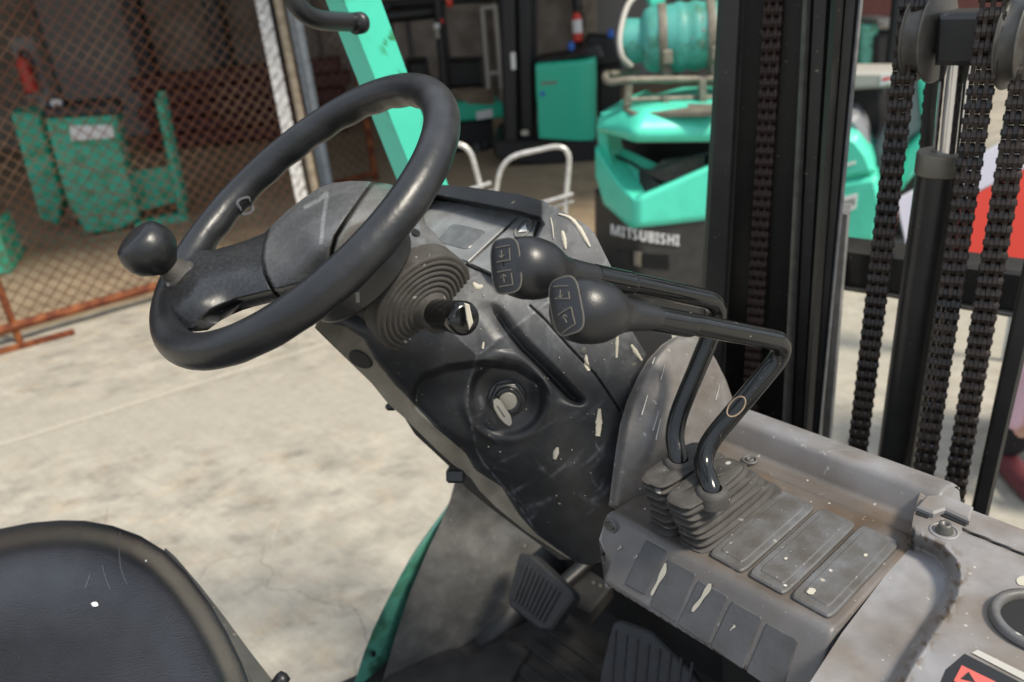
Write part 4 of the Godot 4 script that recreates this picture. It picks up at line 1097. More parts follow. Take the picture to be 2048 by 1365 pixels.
func wheel() -> void:
	var c := tk(-0.689, 1.4287, 0.3385)
	var n := (TR * -0.0968 + UP * 0.8418 - TF * 0.5311).normalized()
	var e1 := (on(345, 580, c, n) - c).normalized()
	var e2 := n.cross(e1)
	var dn := FastNoiseLite.new(); dn.seed = 31; dn.frequency = 9.0; dn.fractal_octaves = 4
	var mb := MB.new()
	var pts := PackedVector3Array(); var cols := PackedColorArray(); var cen := []
	var nr := 240; var nt := 28
	for i in nr + 1:
		var a := TAU * i / nr
		var dir := e1 * cos(a) + e2 * sin(a)
		var o := c + dir * 0.1615
		# the rim is fuller where the spoke joins
		var fat := 1.0 + 0.06 * exp(-pow(wrapf(a, -PI, PI) / 0.35, 2.0))
		for j in nt:
			var b := TAU * j / nt
			var rad := 0.0158 * fat
			# finger grips under the rim
			rad *= 1.0 - 0.085 * maxf(0.0, -sin(b) * 0.8 - cos(b) * 0.5) * (0.5 + 0.5 * cos(a * 26.0))
			var p := o + dir * cos(b) * rad + n * sin(b) * rad * 1.05
			pts.append(p)
			var q := dn.get_noise_3d(p.x, p.y, p.z)
			var v := 0.021 + 0.012 * ss(0.0, 0.5, q)
			# sheen painted into the rim's upper right, and brown dirt under its top
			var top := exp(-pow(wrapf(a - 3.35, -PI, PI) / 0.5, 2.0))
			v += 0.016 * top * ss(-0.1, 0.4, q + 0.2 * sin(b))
			var w := 0.0
			if sin(b) < 0.1:
				var dirt := exp(-pow(wrapf(a + 2.25, -PI, PI) / 0.7, 2.0))
				v += 0.05 * dirt * ss(-0.2, 0.3, q); w = 0.25 * dirt
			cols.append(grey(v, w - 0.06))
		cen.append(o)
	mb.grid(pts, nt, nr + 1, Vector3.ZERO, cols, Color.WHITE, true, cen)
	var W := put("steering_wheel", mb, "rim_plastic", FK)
	# hub pad and spoke: a moulded bar across the wheel, a little below its plane
	var hs := Spline.new([Vector3(330, 555, 0.006), Vector3(330, 640, 0.003), Vector3(365, 600, 0.0155), Vector3(372, 545, 0.0145), Vector3(400, 570, 0.011), Vector3(431, 499, -0.002), Vector3(470, 540, 0.0), Vector3(400, 645, -0.004), Vector3(470, 606, -0.014), Vector3(530, 470, -0.02), Vector3(548, 588, -0.02), Vector3(560, 525, -0.006), Vector3(620, 470, 0.006), Vector3(665, 368, -0.024), Vector3(690, 430, 0.006), Vector3(650, 552, -0.024), Vector3(600, 400, -0.02), Vector3(760, 370, -0.026), Vector3(760, 420, -0.004), Vector3(745, 480, -0.026), Vector3(830, 385, -0.03)])
	var lo := [Vector2(322, 568), Vector2(345, 538), Vector2(400, 502), Vector2(431, 499), Vector2(480, 485), Vector2(529, 466), Vector2(548, 446), Vector2(575, 421), Vector2(609, 395), Vector2(637, 376), Vector2(665, 366), Vector2(700, 362), Vector2(736, 363), Vector2(773, 367), Vector2(800, 374), Vector2(835, 388)]
	var hi := [Vector2(322, 660), Vector2(384, 656), Vector2(420, 630), Vector2(470, 609), Vector2(548, 590), Vector2(600, 577), Vector2(650, 562), Vector2(700, 537), Vector2(750, 495), Vector2(800, 445), Vector2(835, 400)]
	var g1 := [Vector2(537, 460), Vector2(528, 490), Vector2(525, 520), Vector2(530, 548), Vector2(542, 574), Vector2(556, 592)]
	var g2 := [Vector2(770, 364), Vector2(744, 368), Vector2(729, 388), Vector2(712, 412), Vector2(690, 445), Vector2(671, 476), Vector2(664, 500), Vector2(662, 530)]
	var stroke := [Vector2(610, 414), Vector2(636, 402), Vector2(653, 386), Vector2(653, 396), Vector2(646, 440), Vector2(642, 486)]
	var pos := func(x: float, y: float) -> Vector3:
		var top := lerp_line(lo, x); var bot := lerp_line(hi, x)
		var e := minf(y - top, bot - y)
		var h := hs.get_at(x, y) - 0.007 * pow(1.0 - ss(0.0, 16.0, e), 2.0) * ss(390.0, 450.0, x)
		h -= 0.0035 * exp(-pow(dist(x, y, g1) / 2.6, 2.0)) + 0.006 * exp(-pow(dist(x, y, g2) / 3.4, 2.0))
		return on(x, y, c + n * h, n)
	var col := func(x: float, y: float) -> Color:
		var q := dn.get_noise_2d(x * 0.012, y * 0.012); var q2 := dn.get_noise_2d(x * 0.05 + 9.0, y * 0.05)
		var d1 := dist(x, y, g1, true); var d2 := dist(x, y, g2, true)
		var v := 0.026 + 0.014 * ss(-0.1, 0.4, q)
		var w := -0.05
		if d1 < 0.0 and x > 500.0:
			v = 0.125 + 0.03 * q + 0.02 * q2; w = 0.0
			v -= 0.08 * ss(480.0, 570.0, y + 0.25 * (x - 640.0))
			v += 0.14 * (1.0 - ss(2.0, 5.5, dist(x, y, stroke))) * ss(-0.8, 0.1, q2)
		if d2 < 0.0 and x > 640.0: v = 0.17 + 0.03 * q + 0.02 * q2; w = 0.05
		v *= 1.0 - 0.75 * exp(-pow(dist(x, y, g1) / 2.4, 2.0))
		v *= 1.0 - 0.85 * exp(-pow(dist(x, y, g2) / 3.6, 2.0))
		return grey(v, w)
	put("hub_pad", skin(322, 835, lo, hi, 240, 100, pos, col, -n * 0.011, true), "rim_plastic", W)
	# bowl under the hub
	var bm := MB.new()
	bm.lathe(c, n, [Vector2(-0.02, 0.03), Vector2(-0.026, 0.052), Vector2(-0.034, 0.060), Vector2(-0.050, 0.0625), Vector2(-0.086, 0.0625), Vector2(-0.0895, 0.0612), Vector2(-0.0905, 0.057), Vector2(-0.093, 0.034), Vector2(-0.14, 0.030), Vector2(-0.14, 0.0)], 72, grey(0.032, 0.02))
	put("hub_shroud", bm, "rim_plastic", W)
	# chipped edges with paint on the bowl
	for q in [[714, 572, 716, 604]]:
		var sp := MB.new()
		var strip := []
		for k in 5:
			var t := 0.35 + k / 14.0
			var p := on(lerpf(q[0], q[2], t), lerpf(q[1], q[3], t), c - n * (0.06 + 0.03 * t), n)
			var rad := (p - c) - n * (p - c).dot(n)
			strip.append(c - n * (0.058 + 0.032 * t) + rad.normalized() * 0.0622)
		sp.tube(strip, 0.0022, 6)
		put("paint_mark", sp, "dust_mark", W)
	# spinner knob
	var ko := on(377, 567, c, n)
	var kb := put("spinner_knob", _lathe_col(ko, n, [Vector2(0.0245, 0.0105), Vector2(0.028, 0.0135), Vector2(0.033, 0.0195), Vector2(0.039, 0.0245), Vector2(0.047, 0.0268), Vector2(0.055, 0.0265), Vector2(0.062, 0.0240), Vector2(0.0655, 0.0215), Vector2(0.0662, 0.0200), Vector2(0.0655, 0.0192), Vector2(0.067, 0.0182), Vector2(0.0685, 0.014), Vector2(0.069, 0.0)], grey(0.019, -0.06)), "rim_plastic", W)
	turned("knob_collar", W, "rubber", ko, n, [Vector2(0.006, 0.0175), Vector2(0.013, 0.0172), Vector2(0.016, 0.015), Vector2(0.0165, 0.0138), Vector2(0.022, 0.0134), Vector2(0.023, 0.0118), Vector2(0.0265, 0.0112)], 28)
	# smudge ring rubbed into the rim
	var sm := MB.new()
	var ro := on(490, 412, c, n)
	for k in 26:
		var a := TAU * k / 26.0 * 0.93
		var q := on(490 + 14 * cos(a) + 3 * sin(3 * a), 412 + 17 * sin(a), c, n)
		var dr := (q - c); dr -= n * dr.dot(n)
		var o := c + dr.normalized() * 0.1615
		var off := q - o
		var vdir := (EYE - q).normalized()
		var b := (off - vdir * off.dot(vdir))
		var rr := 0.0160
		var out := b + vdir * sqrt(maxf(0.0, rr * rr - b.length_squared()))
		sm.rbox(o + out, ex * 0.0016 * rng.randf_range(0.7, 1.3), ey * 0.0014, fw * 0.0004, 0.0002)
	put("rubbed_mark", sm, "scuff", W)

func _lathe_col(o: Vector3, n: Vector3, prof: Array, k: Color) -> MB:
	var mb := MB.new()
	mb.lathe(o, n, prof, 48, k)
	return mb

# ---------- console ----------
var cd: Spline
const RECESS := [Vector2(850, 398), Vector2(873, 394), Vector2(952, 409), Vector2(1040, 427), Vector2(1078, 437), Vector2(1085, 448), Vector2(1052, 520), Vector2(1030, 560), Vector2(985, 552), Vector2(936, 529), Vector2(905, 520), Vector2(870, 500), Vector2(850, 470), Vector2(838, 440)]
const CREASE := [Vector2(640, 640), Vector2(690, 652), Vector2(728, 676), Vector2(752, 720), Vector2(790, 768), Vector2(826, 804), Vector2(872, 854), Vector2(930, 903), Vector2(954, 941), Vector2(1004, 972), Vector2(1040, 1030), Vector2(1075, 1068), Vector2(1150, 1122)]
const BASIN := [Vector2(826, 818), Vector2(821, 790), Vector2(828, 770), Vector2(846, 748), Vector2(895, 731), Vector2(969, 721), Vector2(1035, 731), Vector2(1084, 760), Vector2(1118, 800), Vector2(1110, 870), Vector2(1070, 930), Vector2(1000, 960), Vector2(930, 915), Vector2(872, 864)]
const GROOVE := [Vector2(984, 610), Vector2(1012, 655), Vector2(1050, 700), Vector2(1086, 735), Vector2(1120, 770), Vector2(1158, 808)]
const SEAM := [Vector2(1060, 612), Vector2(1090, 640), Vector2(1137, 693), Vector2(1191, 750), Vector2(1242, 824)]
const EDGE_A := [Vector2(904, 664), Vector2(955, 711), Vector2(1014, 666), Vector2(1096, 605)]
const EDGE_B := [Vector2(955, 711), Vector2(938, 765), Vector2(934, 808), Vector2(952, 899), Vector2(967, 928), Vector2(1030, 1000), Vector2(1074, 1066)]

func in_recess(x: float, y: float) -> float:
	var d := dist(x, y, RECESS + [RECESS[0]])
	return d if Geometry2D.is_point_in_polygon(Vector2(x, y), PackedVector2Array(RECESS)) else -d

func cdepth(x: float, y: float) -> float:
	var d := cd.get_at(x, y)
	if y < 580.0:
		var r := in_recess(x, y)
		d += 0.034 * ss(-4.0, 5.0, r) * lerpf(1.0, 0.12, ss(420.0, 545.0, y + 0.10 * (1000.0 - x)))
	# rolled edge on the left
	var k := dist(x, y, CREASE, true)
	if k > -14.0: d += 0.00075 * maxf(k, 0.0) + 0.00022 * pow(clampf(k + 14.0, 0.0, 14.0), 2.0) / 14.0
	# key basin under its lip
	if y > 700.0 and y < 980.0 and x > 790.0 and x < 1150.0:
		var s := dist(x, y, BASIN + [BASIN[0]])
		if not Geometry2D.is_point_in_polygon(Vector2(x, y), PackedVector2Array(BASIN)): s = -s
		var kd := Vector2(x - 1014, y - 795).length()
		d += 0.017 * ss(-3.0, 13.0, s) * (1.0 - ss(770.0, 940.0, y)) * (1.0 - ss(1050.0, 1118.0, x))
		d += 0.005 * (1.0 - ss(64.0, 80.0, kd)) - 0.0025 * exp(-pow((kd - 86.0) / 9.0, 2.0))
	var g := dist(x, y, GROOVE, true)
	if absf(g) < 40.0:
		var along := ss(600.0, 640.0, y) * (1.0 - ss(795.0, 815.0, y))
		d += along * (0.013 * exp(-pow(g / 9.0, 2.0)) + 0.006 * ss(-24.0, 0.0, g) * (1.0 - ss(0.0, 40.0, g)))
	var sd := dist(x, y, SEAM)
	if sd < 8.0: d += 0.004 * exp(-pow(sd / 1.8, 2.0))
	var ea := dist(x, y, EDGE_A); var eb := dist(x, y, EDGE_B)
	d -= 0.006 * exp(-ea / 40.0) + 0.003 * exp(-eb / 30.0)
	# swelling beside the column
	d -= 0.02 * exp(-pow((x - 838.0) / 34.0, 2.0) - pow((y - 512.0) / 52.0, 2.0))
	return d

func cpos(x: float, y: float) -> Vector3:
	return at(x, y, cdepth(x, y))
func cnorm(x: float, y: float, h := 12.0) -> Vector3:
	var n := (cpos(x + h, y) - cpos(x - h, y)).cross(cpos(x, y + h) - cpos(x, y - h)).normalized()
	return n if n.dot(EYE - cpos(x, y)) > 0.0 else -n

# a thin run of paint lying on the console
func drip(mb: MB, p: Array, widths: Array) -> void:
	var l := curve(p, 5)
	var pts := PackedVector3Array(); var m := l.size()
	for i in m:
		var t := float(i) / (m - 1) * (widths.size() - 1)
		var w: float = lerpf(widths[int(t)], widths[mini(int(t) + 1, widths.size() - 1)], t - int(t)) * (0.88 + 0.24 * rng.randf())
		var dir: Vector2 = (l[mini(i + 1, m - 1)] - l[maxi(i - 1, 0)]).normalized()
		var sd := Vector2(-dir.y, dir.x) * w * 0.5
		for s in [-1.0, -0.5, 0.0, 0.5, 1.0]:
			var q: Vector2 = l[i] + sd * s
			var lift := 0.0014 if absf(s) < 0.9 else 0.0002
			pts.append(at(q.x, q.y, cdepth(q.x, q.y) - lift))
	mb.grid(pts, 5, m, EYE)

func console() -> void:
	cd = Spline.new([Vector3(886, 372, 0.965), Vector3(1090, 403, 0.86), Vector3(1190, 470, 0.85), Vector3(1265, 664, 0.865), Vector3(1290, 709, 0.885), Vector3(1240, 850, 0.885), Vector3(1219, 1007, 0.905), Vector3(1175, 1128, 0.95),
		Vector3(820, 440, 0.94), Vector3(640, 650, 0.85), Vector3(743, 767, 0.875), Vector3(805, 833, 0.90), Vector3(909, 932, 0.935), Vector3(992, 1015, 0.95), Vector3(1100, 1100, 0.955),
		Vector3(731, 668, 0.835), Vector3(840, 610, 0.836), Vector3(950, 560, 0.846), Vector3(1010, 650, 0.842), Vector3(1010, 800, 0.862), Vector3(1100, 900, 0.88), Vector3(860, 780, 0.862), Vector3(900, 880, 0.89), Vector3(1100, 1050, 0.93), Vector3(1150, 700, 0.845), Vector3(1100, 560, 0.848)])
	var dn := FastNoiseLite.new(); dn.seed = 41; dn.frequency = 1.0; dn.fractal_octaves = 5
	var lo := [Vector2(370, 884), Vector2(376, 868), Vector2(400, 838), Vector2(440, 818), Vector2(480, 800), Vector2(540, 765), Vector2(590, 690), Vector2(630, 640), Vector2(656, 629), Vector2(680, 653), Vector2(767, 743), Vector2(808, 776), Vector2(833, 805), Vector2(899, 872), Vector2(932, 909), Vector2(957, 942), Vector2(982, 959), Vector2(1015, 992), Vector2(1065, 1054), Vector2(1110, 1124), Vector2(1127, 1157), Vector2(1131, 1174)]
	var hi := [Vector2(370, 888), Vector2(376, 952), Vector2(389, 1040), Vector2(403, 1090), Vector2(428, 1134), Vector2(454, 1178), Vector2(470, 1191), Vector2(503, 1207), Vector2(537, 1224), Vector2(664, 1265), Vector2(709, 1293), Vector2(738, 1280), Vector2(800, 1254), Vector2(873, 1244), Vector2(1007, 1226), Vector2(1060, 1222), Vector2(1118, 1226), Vector2(1131, 1182)]
	# wiped smears: centre, direction, half length, half width, strength
	var sr := RandomNumberGenerator.new(); sr.seed = 45
	var smears := []
	for k in 46:
		var low := k < 30
		var cx := sr.randf_range(960, 1215) if low else sr.randf_range(1040, 1230)
		var cy := sr.randf_range(780, 1040) if low else sr.randf_range(470, 740)
		var an := sr.randf_range(-1.0, -0.35) if k % 3 else sr.randf_range(0.2, 1.3)
		smears.append([cx, cy, cos(an), sin(an), sr.randf_range(7, 30), sr.randf_range(1.6, 5.0), sr.randf_range(0.02, 0.085) * (1.0 if low else 0.8)])
	var col := func(x: float, y: float) -> Color:
		var q := dn.get_noise_2d(x * 0.012, y * 0.012); var q2 := dn.get_noise_2d(x * 0.06 + 40.0, y * 0.06)
		# smears wiped along the slope of the panel
		var sm := dn.get_noise_2d((x + 0.45 * y) * 0.04 + q * 2.0, (y - 0.45 * x) * 0.008)
		var v := 0.021 + 0.010 * ss(-0.1, 0.5, q)
		var w := -0.09
		# the upper cowl is dusty, the lower panel darker
		var up := 1.0 - ss(560.0, 760.0, y - 0.25 * (x - 1000.0))
		v += up * (0.105 + 0.05 * q + 0.05 * ss(0.0, 0.4, sm))
		w += up * 0.09
		if dist(x, y, CREASE, true) > 2.0 and y > 640.0:  # beige strip: dust, plus light bounced off the ground painted in
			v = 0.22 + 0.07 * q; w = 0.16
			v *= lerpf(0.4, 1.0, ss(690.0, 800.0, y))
		for s in smears:
			var ax: float = x - s[0]; var ay: float = y - s[1]
			if absf(ax) > 90.0 or absf(ay) > 90.0: continue
			var al: float = (ax * s[2] + ay * s[3]) / s[4]
			var ac: float = (ay * s[2] - ax * s[3] + al * al * 2.5) / s[5]
			var e := al * al + ac * ac
			if e < 5.0: v += s[6] * exp(-e) * (0.35 + 0.65 * ss(-0.2, 0.3, dn.get_noise_2d(x * 0.05 + s[0], y * 0.05)))
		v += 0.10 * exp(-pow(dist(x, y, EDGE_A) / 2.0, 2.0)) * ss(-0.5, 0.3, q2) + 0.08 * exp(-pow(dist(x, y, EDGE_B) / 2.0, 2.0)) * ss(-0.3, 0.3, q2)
		if y < 585.0 and in_recess(x, y) > 0.0: v = 0.14 + 0.06 * q + 0.03 * q2
		if y < 470.0 and x > 850.0 and y < lerp_line([Vector2(850, 400), Vector2(952, 409), Vector2(1040, 428), Vector2(1081, 440)], x) and x < 1084.0: v = 0.016 + 0.01 * q
		# grime in the seam
		v *= 1.0 - 0.8 * exp(-pow(dist(x, y, SEAM) / 2.2, 2.0))
		return grey(maxf(v, 0.012), w)
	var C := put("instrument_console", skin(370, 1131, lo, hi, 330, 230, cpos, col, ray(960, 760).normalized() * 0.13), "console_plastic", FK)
	# display
	var scr := [Vector2(872, 400), Vector2(952, 414), Vector2(1034, 431), Vector2(936, 523), Vector2(905, 515), Vector2(870, 494), Vector2(854, 468), Vector2(846, 432)]
	var sp := []
	for p in scr: sp.append(cpos(p.x, p.y))
	var so: Vector3 = cpos(940, 470); var sn = ((sp[2] as Vector3) - sp[0]).cross((sp[4] as Vector3) - sp[0]).normalized()
	if sn.dot(EYE - so) < 0.0: sn = -sn
	var fit := []
	for p in scr: fit.append(on(p.x, p.y, so + sn * 0.004, sn))
	plate("display_glass", C, "screen", fit, -sn * 0.002, 0.0008)
	for q in [[Vector2(905, 446), Vector2(975, 462), Vector2(934, 500), Vector2(872, 482)]]:
		var f2 := []
		for p in q: f2.append(on(p.x, p.y, so + sn * 0.0046, sn))
		plate("display_window", C, "display_dark", rounded(f2, 0.2), -sn * 0.0008, 0.0003)
	var sd2 := []
	for p in [Vector2(1042, 433), Vector2(1076, 441), Vector2(1048, 512), Vector2(1020, 548), Vector2(985, 546), Vector2(942, 527)]: sd2.append(on(p.x, p.y, so + sn * 0.0035, sn))
	plate("switch_panel", C, "screen", sd2, -sn * 0.003, 0.0003)
	var tri := []
	for p in [Vector2(1051, 447), Vector2(1055, 462), Vector2(1036, 464)]: tri.append(on(p.x, p.y, so + sn * 0.0052, sn))
	plate("warning_triangle", C, "white_paint", tri, -sn * 0.001, 0.0003)
	var ring := []
	for k in 33:
		var a := TAU * k / 32.0
		ring.append(on(1047 + 16 * cos(a) - 6 * sin(a), 457 + 17 * sin(a) - 4 * cos(a), so + sn * 0.0045, sn))
	var rmb := MB.new(); rmb.tube(ring, 0.0009, 6, Color.WHITE, false); put("warning_ring", rmb, "dust_mark", C)
	var ln := []
	for p in [Vector2(934, 530), Vector2(955, 540), Vector2(984, 552)]: ln.append(cpos(p.x, p.y) + sn * 0.0015)
	bar("lower_edge", C, "hole_black", ln, 0.0016, 6)
	# hole in the left strip and one in the swelling
	for q in [[719, 721, 26, 14, 0.55], [831, 464, 9, 7, 0.4]]:
		var nn := cnorm(q[0], q[1], 5.0); var o := cpos(q[0], q[1]); var h := []
		for k in 20:
			var a := TAU * k / 20.0
			var u := Vector2(cos(a) * q[2], sin(a) * q[3]).rotated(q[4])
			h.append(on(q[0] + u.x, q[1] + u.y, o + nn * 0.002, nn))
		plate("round_hole", C, "hole_black", h, -nn * 0.004, 0.001)
	# gaiter with its lever
	var bo := at(848, 608, 0.826); var ba := (TR * 0.8 - UP * 0.3 - TF * 0.03).normalized()
	var prof := [Vector2(-0.02, 0.058), Vector2(0.0, 0.0585), Vector2(0.003, 0.056)]
	var rr := 0.053; var hh := 0.003
	for k in 6:
		prof.append_array([Vector2(hh - 0.0014, rr), Vector2(hh + 0.0006, rr - 0.0008), Vector2(hh + 0.0018, rr - 0.0026), Vector2(hh + 0.0010, rr - 0.0043)])
		rr -= 0.0055; hh += 0.0013
	prof.append_array([Vector2(hh, rr), Vector2(hh + 0.004, rr - 0.0015), Vector2(hh + 0.014, rr - 0.003), Vector2(hh + 0.020, rr - 0.0045), Vector2(hh + 0.0215, rr - 0.007), Vector2(hh + 0.0215, 0.0)])
	var rb := MB.new(); rb.lathe(bo, ba, prof, 56)
	var G := put("shift_gaiter", rb, "rubber", C)
	var so0 := bo + ba * 0.018; var tip := at(921, 636, 0.765)
	var td := (tip - so0).normalized()
	turned("shift_stalk", C, "black_gloss", so0, td, [Vector2(0.0, 0.0155), Vector2((tip - so0).length() * 0.6, 0.0150), Vector2((tip - so0).length() - 0.004, 0.0162), Vector2((tip - so0).length() + 0.006, 0.0164), Vector2((tip - so0).length() + 0.010, 0.0142), Vector2((tip - so0).length() + 0.0118, 0.010), Vector2((tip - so0).length() + 0.0122, 0.0)], 28)
	plate("cream_band", C, "cream_paint", [at(928, 606, 0.744), at(938, 609, 0.743), at(946, 646, 0.743), at(938, 660, 0.744), at(933, 640, 0.744)], fw * 0.006, 0.0008)
	# ignition lock
	var ko := cpos(1014, 795); var kn := (cnorm(1014, 795, 40.0) + (EYE - ko).normalized() * 0.6 + TR * 0.12).normalized()
	turned("lock_ring", C, "black_plastic", ko, kn, [Vector2(-0.01, 0.0209), Vector2(0.003, 0.0209), Vector2(0.0045, 0.0196), Vector2(0.0045, 0.0157)], 36)
	turned("lock_nut", C, "black_plastic", ko, kn, [Vector2(0.0, 0.0196), Vector2(0.009, 0.0196), Vector2(0.0115, 0.0178), Vector2(0.0115, 0.0144), Vector2(0.0135, 0.0139), Vector2(0.0135, 0.0000)], 6)
	turned("lock_collar", C, "black_gloss", ko, kn, [Vector2(0.010, 0.0150), Vector2(0.0175, 0.0144), Vector2(0.0182, 0.0135), Vector2(0.0182, 0.0100), Vector2(0.0172, 0.0096)], 32)
	turned("lock_barrel", C, "key_metal", ko, kn, [Vector2(0.012, 0.0097), Vector2(0.0182, 0.0097), Vector2(0.019, 0.0090), Vector2(0.019, 0.0000)], 28)
	var kq := ko + kn * 0.02
	var kp := []
	for p in [Vector2(986, 801), Vector2(994, 797), Vector2(1003, 803), Vector2(1012, 818), Vector2(1022, 832), Vector2(1025, 848), Vector2(1019, 854), Vector2(1009, 848), Vector2(998, 836), Vector2(988, 818)]:
		kp.append(on(p.x, p.y, kq + kn * 0.010, (kn + TR * 0.35 + UP * 0.25).normalized()))
	plate("ignition_key", C, "key_metal", rounded(kp, 0.2, 2), -(kn + TR * 0.35 + UP * 0.25).normalized() * 0.0024, 0.0006)
	var slot := []
	for p in [Vector2(992, 812), Vector2(996, 812), Vector2(1011, 834), Vector2(1008, 836)]: slot.append(on(p.x, p.y, kq + kn * 0.0103, (kn + TR * 0.35 + UP * 0.25).normalized()))
	plate("key_slot", C, "mast_worn", slot, -kn * 0.001, 0.0002)
	# clips that stick out under the left edge, and the dark back shell
	for q in [[786, 812, 12, 8], [913, 948, 20, 15]]:
		box("edge_clip", C, "black_plastic", at(q[0], q[1], 0.955 + 0.02), ex * q[2] * 0.00056, ey * q[3] * 0.00056, fw * 0.02, 0.003)
	put("back_shell", skin(800, 1120, [Vector2(800, 772), Vector2(830, 805), Vector2(870, 830), Vector2(905, 868), Vector2(935, 900), Vector2(975, 930), Vector2(1020, 985), Vector2(1120, 1120)], [Vector2(800, 800), Vector2(900, 905), Vector2(1000, 1020), Vector2(1120, 1160)], 60, 12,
		func(x, y): return at(x, y, 1.0 + 0.0002 * (y - 800.0)), func(_x, _y): return grey(0.022), TF * 0.1), "console_plastic", C)
	# black sheet added to darken the gap between console and lever cover
	plate("gap_blackout", C, "hole_black", [at(1215, 648, 0.93), at(1343, 658, 0.93), at(1352, 760, 0.95), at(1300, 1000, 0.98), at(1205, 1010, 0.98)], ray(1290, 800).normalized() * 0.03, 0.002)
	# cross screw
	var sq := cpos(1168, 702)
	turned("screw", C, "mast_worn", sq, cnorm(1168, 702), [Vector2(0, 0.0035), Vector2(0.0008, 0.0033), Vector2(0.001, 0)], 12)
	# runs and drops of cream paint
	var pm := MB.new()
	drip(pm, [Vector2(1117, 428), Vector2(1140, 436), Vector2(1158, 456), Vector2(1172, 480), Vector2(1180, 494)], [3, 8, 9, 8, 4])
	drip(pm, [Vector2(1124, 462), Vector2(1128, 478), Vector2(1131, 498)], [6, 11, 4])
	drip(pm, [Vector2(1101, 436), Vector2(1105, 456), Vector2(1107, 478)], [3, 4, 2])
	drip(pm, [Vector2(1199, 818), Vector2(1198, 845), Vector2(1196, 873)], [6, 13, 8])
	drip(pm, [Vector2(1115, 895), Vector2(1112, 907), Vector2(1109, 919)], [5, 11, 6])
	drip(pm, [Vector2(1172, 710), Vector2(1173, 728), Vector2(1178, 742)], [4, 10, 7])
	drip(pm, [Vector2(1235, 660), Vector2(1234, 688), Vector2(1233, 716)], [4, 7, 5])
	drip(pm, [Vector2(1262, 690), Vector2(1272, 705), Vector2(1284, 722)], [6, 10, 5])
	drip(pm, [Vector2(967, 684), Vector2(965, 698)], [4, 5])
	drip(pm, [Vector2(930, 498), Vector2(924, 504)], [3, 4])
	drip(pm, [Vector2(946, 566), Vector2(955, 574), Vector2(966, 572)], [6, 12, 6])
	for k in 46:
		var p := Vector2(rng.randf_range(930, 1225), rng.randf_range(460, 1010))
		if p.x < lerp_line(hi, p.y) - 12.0: drip(pm, [p, p + Vector2(rng.randf_range(-2, 2), rng.randf_range(1.0, 3.4))], [1.4, rng.randf_range(1.2, 2.8)])
	put("paint_spatter", pm, "cream_paint", C).set_meta("kind", "stuff")

